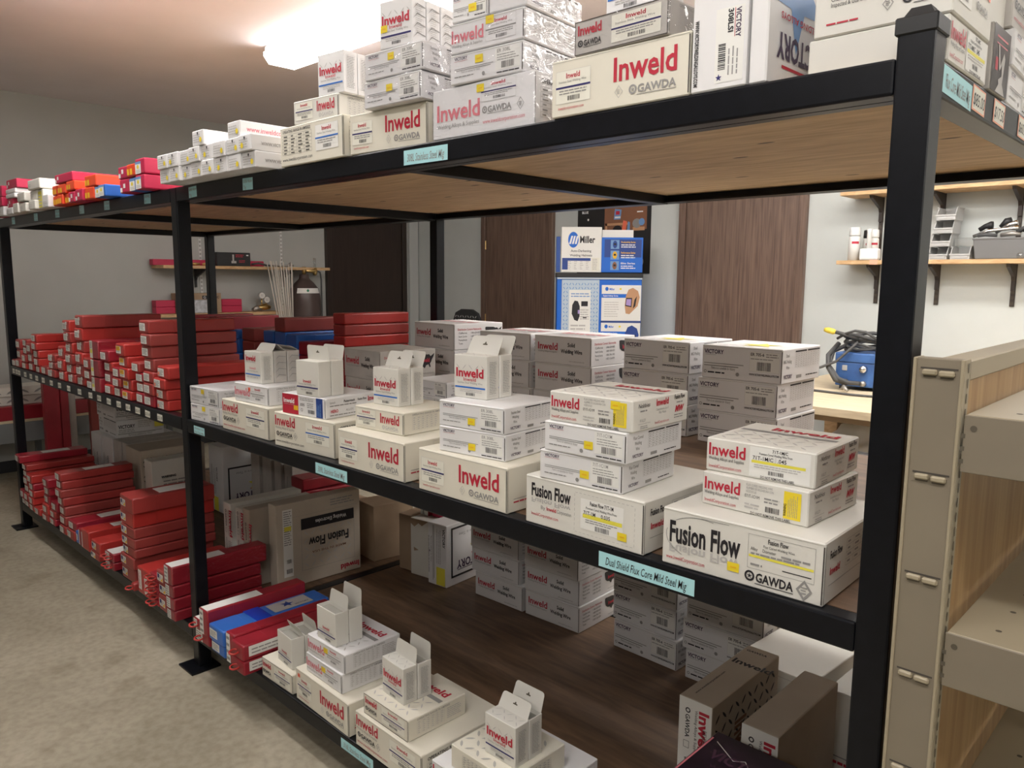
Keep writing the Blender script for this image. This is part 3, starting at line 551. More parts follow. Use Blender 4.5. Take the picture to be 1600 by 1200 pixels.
# ---------------------------------------------------------------- fluorescent wrap fixtures
def fixture(x0, x1, y, label):
    e = empty('ceiling_light', ((x0+x1)/2, y, ZC)); L = (x1-x0)/2; wd = 0.115
    obj('housing', boxmesh(2*L, 2*wd-0.02, 0.035, 0.002, 'housing'), e, (-L, -wd+0.01, -0.036))
    prof = [(-wd, -0.036), (-wd, -0.058), (-wd*0.72, -0.098), (wd*0.72, -0.098), (wd, -0.058), (wd, -0.036)]
    obj('lens', prism(prof, 'x', -L+0.006, L-0.006, 'lens'), e)
    for s, a in ((-1, -L), (1, L-0.006)): obj('end_cap', prism([(u*1.01, v*1.0-(0.0006 if v < -0.05 else 0)) for u, v in prof], 'x', a, a+0.006, 'white_plastic'), e)
    return tag(e, label, 'ceiling light', 'fluorescent wrap lights on the ceiling')
fixture(-4.34, -1.9, 2.50, 'long glowing ceiling light behind the boxes on the top shelf')
fixture(-4.34, -1.9, 0.90, 'long ceiling light over the aisle, left of the camera')
fixture(-1.3, 1.14, 0.0, 'long ceiling light nearly overhead of the camera')
for k, yy in enumerate((-2.1,)):
    fixture(-1.3, 1.14, yy, 'added unseen ceiling light behind the camera for frontal fill')  # unseen fixture, added as low frontal fill for the rear stacks
fixture(-2.3, 0.14, 4.10, 'long ceiling light near the back wall, right of the doors')
fixture(1.6, 3.9, 4.10, 'added unseen ceiling light near the back wall, far right')  # unseen, added to brighten the back-right zone
fixture(-1.9, 0.54, 3.20, 'added unseen ceiling light right of the rack, parallel to the one near the back wall')  # unseen, added above the view to brighten the back-right wall
fixture(1.6, 3.9, 2.50, 'added unseen ceiling light right of the rack')  # unseen, added to brighten the right-hand sides of the boxes

# ---------------------------------------------------------------- the steel rack
PX = (-5.235, -2.855, -0.405); PW = 0.05; Y0, Y1 = 1.186, 2.44
LV = (0.161, 0.977, 1.809); BH = 0.05; TOP = 1.845
rack = empty('storage_rack', (PX[1], Y0, 0))
tag(rack, 'long black steel three-level storage rack with plywood shelves, loaded with boxes', 'rack')
def rp(nm, x0, y0, z0, x1, y1, z1, mat, b=0.004, par=None, seg=2):
    return part(nm, par or rack, x0-PX[1], y0-Y0, z0, x1-PX[1], y1-Y0, z1, mat, b, seg)
for x in PX:
    for yy, fr in ((Y0, 1), (Y1-PW, 0)):
        p = rp('post', x, yy, 0.008, x+PW, yy+PW, TOP if x > -1 else LV[2], 'steel')
        if x < -1: rp('foot_plate', x-0.035, yy-(0.045 if fr else 0.02), 0.0, x+PW+0.035, yy+PW+(0.02 if fr else 0.045), 0.008, 'steel', 0.002); continue
        bm = bmesh.new(); add_box(bm, -0.003, -0.003, TOP-0.008-0.020, PW+0.003, PW+0.003, TOP-0.008+0.004, 0.002)
        vsx = add_box(bm, 0.004, 0.004, TOP-0.008+0.003, PW-0.004, PW-0.004, TOP-0.008+0.018, 0.0)
        for v in vsx:
            if v.co.z > TOP: v.co.x = PW/2+(v.co.x-PW/2)*0.6; v.co.y = PW/2+(v.co.y-PW/2)*0.6
        bmesh.ops.translate(bm, vec=(0, 0, 0.012), verts=bm.verts)
        obj('post_cap', fin(bm, 'cap', 'steel_cap'), p)
        rp('foot_plate', x-0.035, yy-(0.045 if fr else 0.02), 0.0, x+PW+(0.035 if x < -1 else 0.012), yy+PW+(0.02 if fr else 0.045), 0.008, 'steel', 0.002)
FB = {}
for li, z in enumerate(LV):
    for bi in (0, 1):
        xa, xb = PX[bi]+PW, PX[bi+1]
        FB[li, bi] = rp('front_beam', xa, Y0, z-BH, xb, Y0+0.04, z, 'steel')
        rp('beam_lip', xa, Y0+0.04, z-BH, xb, Y0+0.065, z-BH+0.004, 'steel', 0.001)
        rp('back_beam', xa, Y1-0.04, z-BH+0.008, xb, Y1, z, 'steel'); rp('beam_lip', xa, Y1-0.065, z-BH+0.008, xb, Y1-0.04, z-BH+0.012, 'steel', 0.001)
        xc = (xa+xb)/2+0.03
        rp('cross_brace', xc-0.02, Y0+0.04, z-BH+0.004, xc+0.02, Y1-0.04, z-0.0165, 'steel', 0.002)
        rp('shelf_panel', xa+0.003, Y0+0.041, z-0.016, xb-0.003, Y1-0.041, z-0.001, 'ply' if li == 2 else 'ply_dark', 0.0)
    for i, x in enumerate(PX):
        e = rp('end_beam', x+0.003, Y0+PW, z-BH, x+PW-0.003, Y1-PW, z, 'steel')
        if i == 2: FB[li, 'end'] = e

# shelf-edge tags
def card(w_, h_, lines, paper='aqua', edge=None, ink='ink_grey', th=None):
    a = Art(); a.rect(0, 0, w_, h_, edge or paper, 1)
    if edge: a.rect(w_*0.07, h_*0.07, w_*0.93, h_*0.93, paper, 2)
    n = len(lines)
    for i, s in enumerate(lines):
        hh = th or h_/n*0.52; a.text(s, w_*0.08, h_*(n-i-1)/n + (h_/n-hh)*0.45, hh, ink, w_*0.84 if len(s) > 3 else None, 0.004, shear=0.12)
    return a
def edge_tag(li, bi, x, z, art, rot=0):
    p = FB[li, bi]
    if bi == 'end': o = obj('shelf_tag', art.mesh(), p, (PW-0.0055, x-(Y0+PW), z-(LV[li]-BH)), (R(90), R(rot), R(90)))
    else: o = obj('shelf_tag', art.mesh(), p, (x-(PX[bi]+PW), -0.0005, z-(LV[li]-BH)), (R(90), R(rot), 0))
    return o
for x, ln in ((-4.921, ['7018', '1/8']), (-4.512, ['6011', '3/32', '5 lb']), (-4.168, ['7024', '6013']), (-3.825, ['Ni', 'Rod']), (-3.516, ['312 Rods', '3/32']), (-3.09, ['309L', '1/8'])):
    edge_tag(2, 0, x, 1.768, card(0.062, 0.036, ln), 1.5)
edge_tag(2, 1, -2.697, 1.764, card(0.062, 0.036, ['4043 Alum', 'Tig']), -2); edge_tag(2, 1, -2.311, 1.763, card(0.064, 0.036, ['5356 Alum', 'Tig']), 1)
edge_tag(2, 1, -1.509, 1.764, card(0.158, 0.034, ['308L Stainless Steel Mig']), 0.5)
edge_tag(1, 1, -2.749, 0.934, card(0.086, 0.028, ['Shielded Gas', 'Flux Core Mig']), 0)
edge_tag(1, 1, -1.937, 0.934, card(0.161, 0.032, ['309L Stainless Steel Mig']), 0)
edge_tag(1, 1, -0.901, 0.934, card(0.216, 0.031, ['Dual Shield Flux Core Mild Steel Mig'], ink='ink_black'), 0)
edge_tag(0, 1, -1.838, 0.117, card(0.16, 0.032, ['316L Stainless Steel Mig']), 0)
pr = ['$17.50', '$17.50', '$16.75', '$18.25', '$16.75', '$18.25', '$15.50', '$15.25', '$17.50', '$16.75', '$19.75', '$15.18', '$25.31', '$25.16', '$22.50', '$25.16', '$25.70', '$23.18', '$25.70']
for x, s in zip((-5.12, -5.06, -5.011, -4.89, -4.783, -4.676, -4.56, -4.423, -4.289, -4.148, -3.99, -3.839, -3.726, -3.606, -3.486, -3.381, -3.276, -3.173, -3.051), pr):
    edge_tag(1, 0, x-0.028, 0.937, card(0.050 if x > -5.03 else 0.045, 0.026, [s], 'paper_cream', ink='ink_black', th=0.011), random.uniform(-2, 2))
edge_tag(2, 'end', 1.200+0.04, 1.766, card(0.148, 0.038, ['Flux Core Mild Steel Mig']), 2)
for y, s in ((1.392, '$85.00'), (1.522, '$17.50'), (1.700, '$60.00')): edge_tag(2, 'end', y, 1.766, card(0.076, 0.038, [s], 'paper_cream', 'peach', 'ink_black', 0.019), 2)

# ---------------------------------------------------------------- beige gondola shelf at the right
GX, GY = -0.333, 1.135
gon = empty('gondola_shelf', (GX, GY, 0)); tag(gon, 'beige slotted metal shelf unit with wooden back at the right of the rack', 'shelf')
GL, GH = 2.35, 1.398
part('upright', gon, 0, 0, 0, 0.058, 0.02, GH, 'gondola', 0.0015)
for s in (0, 1): part('upright_edge', gon, -0.0022 if s == 0 else 0.056, -0.003, 0, 0.0022 if s == 0 else 0.060, 0.03, GH, 'gondola_lt', 0.0008)
a = Art()
for k in range(68): a.rect(0.012, 0.02+k*0.0203, 0.016, 0.033+k*0.0203, 'ink_hole', 2)
part('slot_strip', gon, 0.058, 0.0, 0, 0.0605, 0.026, GH, 'gondola_lt', 0.0005); obj('slot', a.mesh(), gon, (0.0610, 0.0, 0), (R(90), 0, R(90)))
for k in range(10):
    z = 1.375-k*0.1435
    if z < 0.05: break
    t = part('tab', gon, 0.010, -0.006, z, 0.0285, 0.001, z+0.008, 'gondola_lt', 0.002); part('tab', gon, 0.0305, -0.006, z-0.001, 0.050, 0.001, z+0.007, 'gondola_lt', 0.002)
    aa = Art(); aa.rect(0.007, z+0.008, 0.053, z+0.0105, 'dirty', 1); aa.rect(0.011, z-0.003, 0.027, z, 'ink_hole', 1); aa.rect(0.032, z-0.004, 0.048, z-0.001, 'ink_hole', 1); obj('slot', aa.mesh(), gon, (0, -0.0004, 0), (R(90), 0, 0))
part('back_panel', gon, 0.030, 0.022, 0.05, 0.050, GL, GH-0.02, 'oak_panel')
part('top_rail', gon, 0.020, 0.024, GH-0.030, 0.060, GL, GH-0.002, 'gondola_lt', 0.002)
for zt in (1.327, 1.025, 0.720, 0.415):
    sh = part('shelf', gon, 0.066, 0.004, zt-0.004, 0.47, GL-0.02, zt, 'gondola_lt', 0.001)
    part('shelf_bracket', gon, 0.064, 0.002, zt-0.078, 0.47, 0.006, zt-0.001, 'gondola', 0.001); part('shelf_lip', gon, 0.467, 0.006, zt-0.04, 0.4715, GL-0.02, zt-0.001, 'gondola', 0.001)
    a = Art(); rng = random.Random(2)
    for i in range(26):
        for j in range(7): a.disc(0.05+j*0.048, 0.05+i*0.085, 0.0042, 0.0042, 'ink_hole', 8, 1)
    obj('perforation', a.mesh(), sh, (0, 0, 0.0042))['kind'] = 'stuff'
    a = Art(); a.disc(0.010, 0.060, 0.0042, 0.0042, 'ink_hole', 10, 1)
    for k in range(3): a.rect(-0.004, 0.012+k*0.017, 0.001, 0.018+k*0.017, 'ink_hole', 1)
    obj('bracket_hole', a.mesh(), gon, (0.066, 0.0015, zt-0.078), (R(90), 0, 0))

# ---------------------------------------------------------------- boxes on the right bay, middle shelf, front row
ZM, ZB, ZT = LV[1]+0.0004, LV[0]+0.0004, LV[2]+0.0004
G = 0.0006
def vflat(x, y, z, yw, label, art='flatVF', side='flatVS', st=(0.108, 0.016), dims=None, wrap=False, mat='white'):
    return carton('flat', x, y, z, yw, label, {'front': art, 'right': side}, mat=mat, stickers=[('st', 'front', st[0], st[1])] if st else (), dims=dims, wrap=wrap)
def off(x, y, yw, dx, dy):
    c, s = math.cos(R(yw)), math.sin(R(yw)); return x+dx*c-dy*s, y+dx*s+dy*c
F = 0.062
vflat(-2.793, 1.196, ZM, 4, 'small white box at the left end of the right bay, middle shelf, lower of two', 'flatVFa', 'flatVS', (0.085, 0.040))
vflat(-2.796, 1.197, ZM+F+G, 3.5, 'small white box in clear film by the middle post, upper of two', 'flatVFa', 'flatVS', (0.085, 0.040), wrap=True)
# stack b
z = ZM; carton('big', -2.550, 1.200, z, 1.6, 'cream box with big red logo, base of the stack next to the middle post', {'front': 'bigL', 'right': 'sideC'})
z += 0.105+G; carton('flat', -2.480, 1.214, z, 3.7, 'flat white box with faded red logo and orange dot, middle shelf', {'front': 'flatIL', 'right': 'flatIS'}, stickers=[('st_o', 'front', 0.088, 0.040)])
z += F+G; x, y = -2.462, 1.245
hangbox(x, y, z, 2, 'small spool box with tented lid, front one beside the middle post', 'hangC', 'hangS', ang=35, hh=0.030, hole=False)
x2, y2 = off(x, y, 2, 0.002, 0.048); hangbox(x2, y2, z, 2, 'small spool box with printed side, middle one of the tented trio', 'hangC', 'hangSp', ang=-50, hh=0.038, mat='greyed')
x2, y2 = off(x, y, 2, 0.004, 0.097); hangbox(x2, y2, z, 2, 'small spool box with plate-pattern side, rearmost of the tented trio', 'hangC', 'hangSp', ang=-60, hh=0.030, mat='greyed', hole=False)
# stack c
z = ZM; carton('big', -2.182, 1.194, z, 4.5, 'worn cream box with blue-barred label, base under the red and white box', {'front': 'bigLb', 'right': 'bigSide'}, dims=(0.30, 0.30, 0.106))
z += 0.106+G; carton('flat', -2.147, 1.205, z, 6.5, 'red and white flat box with a blue stripe on the middle shelf', {'front': 'flatC2', 'right': 'flatC2s'})
z += F+G; x, y = -2.078, 1.214
hangbox(x, y, z, 6.5, 'plain white spool box with punched hang tab, front one on the red and white box', 'hangB', None, ang=-6, hh=0.044, mat='offwhite', topart=False)
x2, y2 = off(x, y, 6.5, 0.001, 0.048); hangbox(x2, y2, z, 6.5, 'plain white spool box with blank tab, rear one on the red and white box', 'hangB', None, ang=14, hh=0.044, hole=False, topart=False)
# stack d
z = ZM; carton('big', -1.825, 1.190, z, 1.5, 'cream box with red logo at right, base of the stack third from the middle post', {'front': 'bigR', 'right': 'sideC'}, dims=(0.29, 0.30, 0.103))
z += 0.103+G; carton('flat', -1.812, 1.240, z, 3.5, 'flat cream box with red logo beside its label, middle shelf', {'front': 'flatIR', 'right': 'flatIS'}, mat='cream')
z += F+G; x, y = -1.796, 1.292
hangbox(x, y, z, 4.5, 'spool box with red logo and blue bar, front one on the flat cream box', 'hangA', 'hangS', ang=22)
x2, y2 = off(x, y, 4.5, 0.002, 0.048); hangbox(x2, y2, z, 4.5, 'spool box behind its twin on the flat cream box', 'hangA', 'hangS', ang=24)
# stack e
z = ZM; carton('big', -1.472, 1.192, z, 0.7, 'cream box with red logo at right, base under two white flat boxes', {'front': 'bigR', 'right': 'sideC'})
z += 0.105+G; vflat(-1.412, 1.208, z, 6.5, 'flat white box with yellow price sticker on the cream box, lower of two', 'flatVF3', 'flatVS3', (0.095, 0.014))
z += F+G; vflat(-1.414, 1.210, z, 5.5, 'flat white box with yellow price sticker under the spool boxes, upper of two', 'flatVF3', 'flatVS3', (0.095, 0.012))
z += F+G; x, y = -1.426, 1.270
hangbox(x, y, z, 6, 'spool box with red logo and blue bar, front one on the white flat boxes', 'hangA', 'hangS', ang=30, hh=0.05)
x2, y2 = off(x, y, 6, 0.003, 0.048); hangbox(x2, y2, z, 6, 'spool box behind its twin on the white flat boxes', 'hangA', 'hangS', ang=30, hh=0.05)
# stack f
z = ZM; carton('big', -1.107, 1.192, z, 0.2, 'large white box with black lettering, base under three flat boxes', {'front': 'bigFF1', 'right': 'bigFFs'}, mat='offwhite', stickers=[('st', 'front', 0.245, 0.018)])
z += 0.105+G; vflat(-1.066, 1.190, z, 3.5, 'flat white box with yellow sticker, lowest of three on the black-lettered box', st=(0.105, 0.018))
z += F+G; vflat(-1.054, 1.190, z, 1.5, 'flat white box with yellow sticker, middle of three on the black-lettered box', st=(0.105, 0.018))
z += F+G; carton('flat', -1.046, 1.196, z, 1.5, 'flat box with red logo and amber warning label, topmost of three', {'front': 'flatF4', 'right': 'flatGS', 'top': 'flatGT'}, mat='offwhite', stickers=[('st', 'front', 0.155, 0.042)])
# stack g
z = ZM; carton('big', -0.761, 1.194, z, 1.6, 'large white box with black lettering and swoosh, nearest the front post', {'front': 'bigFF2', 'right': 'bigFFs'}, mat='offwhite', dims=(0.298, 0.30, 0.107), stickers=[('st', 'front', 0.132, 0.020)])
z += 0.107+G; carton('flat', -0.722, 1.262, z, -1.5, 'flat white box with yellow warning label near the front post', {'front': 'flatG2', 'right': 'flatGS'}, mat='offwhite')
z += F+G; carton('flat', -0.722, 1.272, z, 1.5, 'flat white box with highlighted label, top of the stack nearest the front post', {'front': 'flatG3', 'right': 'flatGS', 'top': 'flatGT'}, mat='offwhite')

# back rows on the right bay, middle shelf
def column(kind, x, y, z0, n, yw, prints, h, phrase, mat=None, w_=None, jit=0.004, top=None):
    names = {1: ['only one'], 2: ['bottom', 'top'], 3: ['bottom', 'middle', 'top'], 4: ['bottom', 'second', 'third', 'top']}[n]
    rng = random.Random(int(x*1000)); z = z0; W, D, _, _ = KIND[kind]
    for i in range(n):
        pr = dict(prints)
        if i == n-1 and top: pr['top'] = top
        dx = jit[i] if isinstance(jit, (list, tuple)) else rng.uniform(-jit, jit)
        carton(kind, x+dx, y+rng.uniform(-0.004, 0.004), z, yw+rng.uniform(-1, 1), phrase % names[i], pr, mat=mat, dims=(w_ or W, D, h)); z += h+G
SP = {'front': 'solidF', 'right': 'solidS'}; VP = {'front': 'vicF', 'right': 'vicS'}
column('solid', -2.72, 2.19, ZM, 3, -3, SP, 0.109, 'white solid-wire box with red logo, %s of the leftmost rear stack, middle shelf', w_=0.29, top='solidT')
column('solid', -2.266, 2.16, ZM, 3, 1.5, SP, 0.1035, 'white solid-wire box, %s of the rear stack in the middle, middle shelf', top='solidT')
column('solid', -1.978, 2.17, ZM, 3, 1.5, SP, 0.1035, 'white solid-wire box with map on its side, %s of the rear stack, middle shelf', top='solidT')
column('solid', -1.615, 2.24, ZM, 3, -1, VP, 0.105, 'white box with dark lettering and barcode, %s of the rear left pair, middle shelf', top='vicT')
column('solid', -1.296, 2.215, ZM, 3, 0, VP, 0.105, 'white box with dark lettering, %s of the rear stack nearest the welder', jit=[0.004, 0.0, 0.010], top='vicT')
column('solid', -2.70, 1.80, ZM, 2, -2, SP, 0.117, 'greyed film-wrapped box with red logo, %s of two behind the spool boxes', mat='greyed', w_=0.262)
z = ZM
vflat(-2.415, 1.93, z, -2, 'small dark-shaded flat box behind the spool boxes, lower of two', 'flatVF3', 'flatVS3', None)
vflat(-2.412, 1.935, z+F+G, -2, 'small flat box with yellow star behind the spool boxes, upper of two', 'flatVF3', 'flatVS3', None); 

# ---------------------------------------------------------------- right bay, bottom shelf
z = ZB; carton('flat', -2.317, 1.192, z, 1, 'cream flat box under the open spool box, bottom shelf', {'front': 'flatIG', 'right': 'flatIS'}, mat='cream', dims=(0.19, 0.205, 0.066))
x, y, z = -2.262, 1.222, ZB+0.066+G
hangbox(x, y, z, -5, 'open empty spool box with bent flap, front one at the left on the bottom shelf', 'hangB', None, ang=-25, hh=0.03, opened=True, hole=False, at='back')
x2, y2 = off(x, y, -5, 0.0, 0.049); hangbox(x2, y2, z, -5, 'open empty spool box behind the bent-flap one, bottom shelf', 'hangB', None, ang=-10, hh=0.036, opened=True, hole=False)
z = ZB; carton('big', -2.105, 1.196, z, -1.5, 'cream box with orange dot, base under the two white flat boxes, bottom shelf', {'front': 'bigR', 'right': 'sideC'}, stickers=[('st_o', 'front', 0.016, 0.080)])
z += 0.105+G; carton('flat', -2.062, 1.210, z, -1.5, 'white flat box with faded red logo and yellow dot, lower of two, bottom shelf', {'front': 'flatIL', 'right': 'flatIS'}, stickers=[('st', 'front', 0.094, 0.034)])
z += F+G; carton('flat', -2.054, 1.212, z, 0, 'white flat box with faded red logo and plate-pattern lid, upper of two, bottom shelf', {'front': 'flatIL', 'right': 'flatIS', 'top': 'flatGT'}, stickers=[('st', 'front', 0.094, 0.034)])
z += F+G; x, y = -2.012, 1.222
hangbox(x, y, z, -1, 'open plain spool box with raised flap, front one on the white flat boxes', 'hangB', None, ang=8, hh=0.042, opened=True, hole=False)
x2, y2 = off(x, y, -1, 0.001, 0.0485); hangbox(x2, y2, z, -1, 'open plain spool box with raised flap, rear one on the white flat boxes', 'hangB', None, ang=4, hh=0.052, opened=True, hole=False)
z = ZB; carton('big', -1.762, 1.186, z, -1, 'cream box with operating-range side, base under the black-edged flat box, bottom shelf', {'front': 'bigL', 'right': 'bigSide'})
z += 0.105+G; carton('flat', -1.732, 1.196, z, -1, 'flat cream box with black edges and red logo on its lid, bottom shelf', {'front': 'flatIG', 'right': 'flatIS', 'top': 'flatGT'}, mat='cream')
z += F+G; x, y = -1.700, 1.238
hangbox(x, y, z, -4, 'spool box with red logo on the black-edged flat box, front one', 'hangN', 'hangS', ang=8, hh=0.044, hole=False)
x2, y2 = off(x, y, -4, 0.0, 0.049); hangbox(x2, y2, z, -4, 'open spool box with plate-pattern flap on the black-edged flat box, rear one', 'hangN', 'hangS', ang=4, hh=0.046, hole=False, opened=True)
z = ZB; carton('big', -1.430, 1.192, z, 0, 'white box under the plate-pattern cream box, bottom shelf', {'front': 'bigL', 'right': 'sideC'}, mat='white')
a = Art(); a.plate(0.004, 0.004, 0.201, 0.201, 0.030, 'ink_plate', th=0.22); a.text('d', 0.150, 0.085, 0.035, 'ink_red', 0.028, 0.03, l=4); ART['plateT'] = a
a = Art(); a.table(0.045, 0.008, 0.150, 0.050, 7, 7, 'ink_grey'); ART['tabF'] = a
z += 0.105+G; carton('flat', -1.372, 1.208, z, -0.5, 'cream box with black tread-plate pattern lid, bottom shelf', {'front': 'tabF', 'right': 'tabF', 'top': 'plateT'}, mat='cream')
z += F+G; x, y = -1.288, 1.246
hangbox(x, y, z, 0, 'spool box with slotted flap on the tread-plate lid, front one', 'hangN', 'hangS', ang=28, hh=0.04)
x2, y2 = off(x, y, 0, 0.0, 0.049); hangbox(x2, y2, z, 0, 'open spool box with tall slotted flap on the tread-plate lid, rear one', 'hangN', 'hangS', ang=20, hh=0.048, opened=True)
# dark printed carton at the lower edge of the view
a = Art(); a.text('VICTORY', 0.03, 0.20, 0.03, 'ink_dkpurple', 0.16, 0.03); a.text('WELDING ALLOYS', 0.05, 0.17, 0.010, 'ink_dkpurple', 0.16, 0.01); a.rect(0.004, 0.01, 0.008, 0.27, 'ink_pink', 2)
pts = [(0.02, 0.26), (0.08, 0.22), (0.10, 0.235), (0.16, 0.17), (0.20, 0.18), (0.26, 0.11)]
for p, q in zip(pts, pts[1:]): a.poly([p, q, (q[0], q[1]+0.0025), (p[0], p[1]+0.0025)], 'ink_lt', 3)
a.disc(0.19, 0.08, 0.05, 0.06, 'ink_grey'); ART['darkT'] = a
carton('big', -0.790, 1.195, ZB, 0, 'black and purple printed carton at the lower right of the bottom shelf', {'top': 'darkT'}, mat='dark_print', dims=(0.29, 0.30, 0.33), name='helmet_box', native=True)
# rear columns
column('solid', -2.315, 2.165, ZB, 3, 2, SP, 0.1035, 'white solid-wire box, %s of the left rear stack on the bottom shelf', jit=[0.012, -0.010, -0.012])
column('solid', -2.021, 2.175, ZB, 4, 2, SP, 0.1035, 'white solid-wire box, %s of the rear stack under the long aqua tag', jit=0.003)
column('solid', -1.600, 2.21, ZB, 4, -1, VP, 0.106, 'white barcode box, %s of the rear left stack on the bottom shelf', jit=[0.0, -0.01, -0.01, -0.012])
column('solid', -1.290, 2.19, ZB, 3, 1, VP, 0.106, 'white barcode box, %s of the rear right stack on the bottom shelf', jit=[0.0, -0.012, 0.0])
# upright cartons at the right end
def upright(x, y, z, w_, d_, h_, yw, label, mat, prints, name='carton'):
    o = obj(name, boxmesh(w_, d_, h_, 0.0025, mat)); place(o, x, y, z, yw)
    for f, k in prints.items(): stick(ART[k], f, o, w_, d_, h_)
    return tag(o, label, 'carton')
def upF(mats='ink_red'):
    a = Art(); a.text('Inweld', 0.058, 0.285, 0.026, 'ink_red', 0.125, 0.035, rot=-90); a.text('Welding Alloys & Supplies', 0.046, 0.283, 0.0075, 'ink_black', 0.12, rot=-90); a.text('GAWDA', 0.020, 0.265, 0.012, 'ink_black', 0.062, 0.02, rot=-90); a.ring(0.026, 0.276, 0.004, 0.007, 'ink_black'); a.frame(0.016, 0.175, 0.032, 0.194, 0.001, 'ink_black'); a.text('www.inweldcorporation.com', 0.020, 0.150, 0.010, 'ink_black', 0.13, 0.01, rot=-90); a.bars(0.068, 0.19, 0.012, 0.05, 'ink_grey', vert=True); a.para(0.04, 0.02, 0.085, 0.14, 14, 'ink_grey', 0.3); return a
ART['upF'] = upF()
a = Art(); a.plate(0.01, 0.01, 0.36, 0.30, 0.034, 'ink_black', th=0.2); a.text('Inweld', 0.12, 0.22, 0.06, 'ink_brown', 0.15, 0.03, rot=-90); ART['upS'] = a
a = Art(); a.text('Inweld', 0.012, 0.245, 0.026, 'ink_black', 0.11, 0.03); a.text('GAWDA', 0.012, 0.33, 0.010, 'ink_black', 0.06, 0.03); a.text('www.inweldcorporation.com', 0.030, 0.03, 0.006, 'ink_black', 0.15, 0.02, rot=90); ART['upT'] = a
upright(-0.957, 1.605, ZB, 0.092, 0.368, 0.308, 0.5, 'brown carton on edge with tread-plate pattern side, right end of the bottom shelf', 'kraft_lt', {'right': 'upS'})
o = bpy.data.objects['carton']; 
a2 = Art(); a2.rect(0.001, 0.001, 0.091, 0.307, 'paper', 0.5); ART['upP'] = a2; stick(a2, 'front', o, 0.092, 0.368, 0.308, 'paper_end'); stick(ART['upF'], 'front', o, 0.092, 0.368, 0.308); stick(ART['upT'], 'top', o, 0.092, 0.368, 0.308)
o = upright(-0.785, 1.600, ZB, 0.090, 0.345, 0.308, 0, 'scuffed brown carton on edge beside the front post, bottom shelf', 'kraft_lt', {}); stick(a2, 'front', o, 0.09, 0.345, 0.308, 'paper_end', (-0.0006, 0, 0)); stick(ART['upF'], 'front', o, 0.09, 0.345, 0.308)
carton('big', -1.02, 2.02, ZB, -4, 'white-topped box behind the upright cartons, left one', {'front': 'sideC'}, mat='offwhite', dims=(0.235, 0.27, 0.245), name='carton')
carton('big', -0.74, 1.995, ZB, -2, 'white-topped box behind the upright cartons, right one', {'front': 'sideC'}, mat='offwhite', dims=(0.30, 0.28, 0.255), name='carton')

# ---------------------------------------------------------------- cartons standing behind on the bottom shelf
def ffS():
    a = Art(); a.rect(0.05, 0.31, 0.40, 0.3108, 'ink_grey'); a.rect(0.115, 0.245, 0.380, 0.295, 'ink_black', 2); a.text('Welding Electrodes', 0.340, 0.278, 0.017, 'ink_white', 0.155, 0.01, rot=180); a.frame(0.115, 0.060, 0.380, 0.295, 0.0012, 'ink_grey'); a.plate(0.12, 0.065, 0.375, 0.24, 0.036, 'ink_lt', th=0.14)
    a.text('Fusion Flow', 0.350, 0.200, 0.040, 'ink_black', 0.20, 0.03, rot=180); a.text('MADE IN THE USA', 0.335, 0.140, 0.010, 'ink_brown', 0.17, 0.01, rot=180); a.text('Inweld', 0.402, 0.040, 0.024, 'ink_red', 0.095, 0.03, rot=180)
    a.rect(0.03, 0.05, 0.075, 0.35, 'paper', 1); a.para(0.034, 0.19, 0.071, 0.345, 16, 'ink_grey'); a.rect(0.036, 0.255, 0.068, 0.275, 'hilite', 4); a.bars(0.042, 0.065, 0.026, 0.02); a.bars(0.045, 0.11, 0.02, 0.018); a.para(0.26, 0.325, 0.39, 0.36, 3, 'ink_grey'); return a
ART['ffS'] = ffS()
a = Art(); a.text('Inweld', 0.03, 0.09, 0.022, 'ink_red', 0.10, 0.03, rot=90); a.rect(0, 0.2, 0.09, 0.2012, 'ink_grey'); ART['ffT'] = a
o = upright(-2.985, 1.590, ZB, 0.068, 0.412, 0.375, -2.5, 'big grey-white carton with upside-down black lettering, bottom shelf behind the middle post', 'kraft_lt', {'right': 'ffS'}); 
o = upright(-3.095, 1.530, ZB, 0.062, 0.41, 0.345, -2, 'brown carton on edge left of the upside-down lettered carton', 'kraft_lt', {'front': 'upF'})
for i, (x, h_) in enumerate(((-3.345, 0.315), (-3.27, 0.30), (-3.188, 0.295))):
    upright(x, 1.56+0.02*i, ZB, 0.07, 0.36, h_, -1, ['narrow white carton with turned red logo, leftmost of three on edge', 'narrow white carton with turned red logo, middle of three on edge', 'narrow white carton with turned red logo, rightmost of three on edge'][i], 'offwhite', {'front': 'upF'})
def vicUp():
    a = Art(); a.text('VICTORY', 0.090, 0.262, 0.014, 'ink_black', 0.085, 0.03, rot=-90); a.para(0.055, 0.10, 0.085, 0.265, 3, 'ink_grey', 0.25, vert=True); a.rect(0.030, 0.02, 0.033, 0.27, 'ink_grey'); a.rect(0.036, 0.03, 0.039, 0.27, 'ink_grey'); a.text('There is no substitute for Victory', 0.018, 0.22, 0.008, 'ink_grey', 0.12, 0.01, rot=-90); a.para(0.005, 0.05, 0.014, 0.27, 1, 'ink_grey', 0.4, vert=True); a.disc(0.010, 0.15, 0.005, 0.005, 'ink_grey'); a.rect(0.052, 0.004, 0.104, 0.085, 'hilite', 2); return a
def vicUpS():
    a = Art(); a.frame(0.030, 0.035, 0.290, 0.262, 0.009, 'ink_black'); a.text('VICTORY', 0.250, 0.105, 0.036, 'ink_vic', 0.185, 0.03, rot=180); a.text('ALLOYS', 0.22, 0.125, 0.008, 'ink_red', 0.06, 0.02, rot=180); a.star(0.19, 0.15, 0.04, 'hilite'); a.text('There is Time', 0.20, 0.23, 0.014, 'ink_grey', 0.12, 0.0, rot=180, shear=0.2); a.rect(0.07, 0.062, 0.25, 0.065, 'ink_vic'); return a
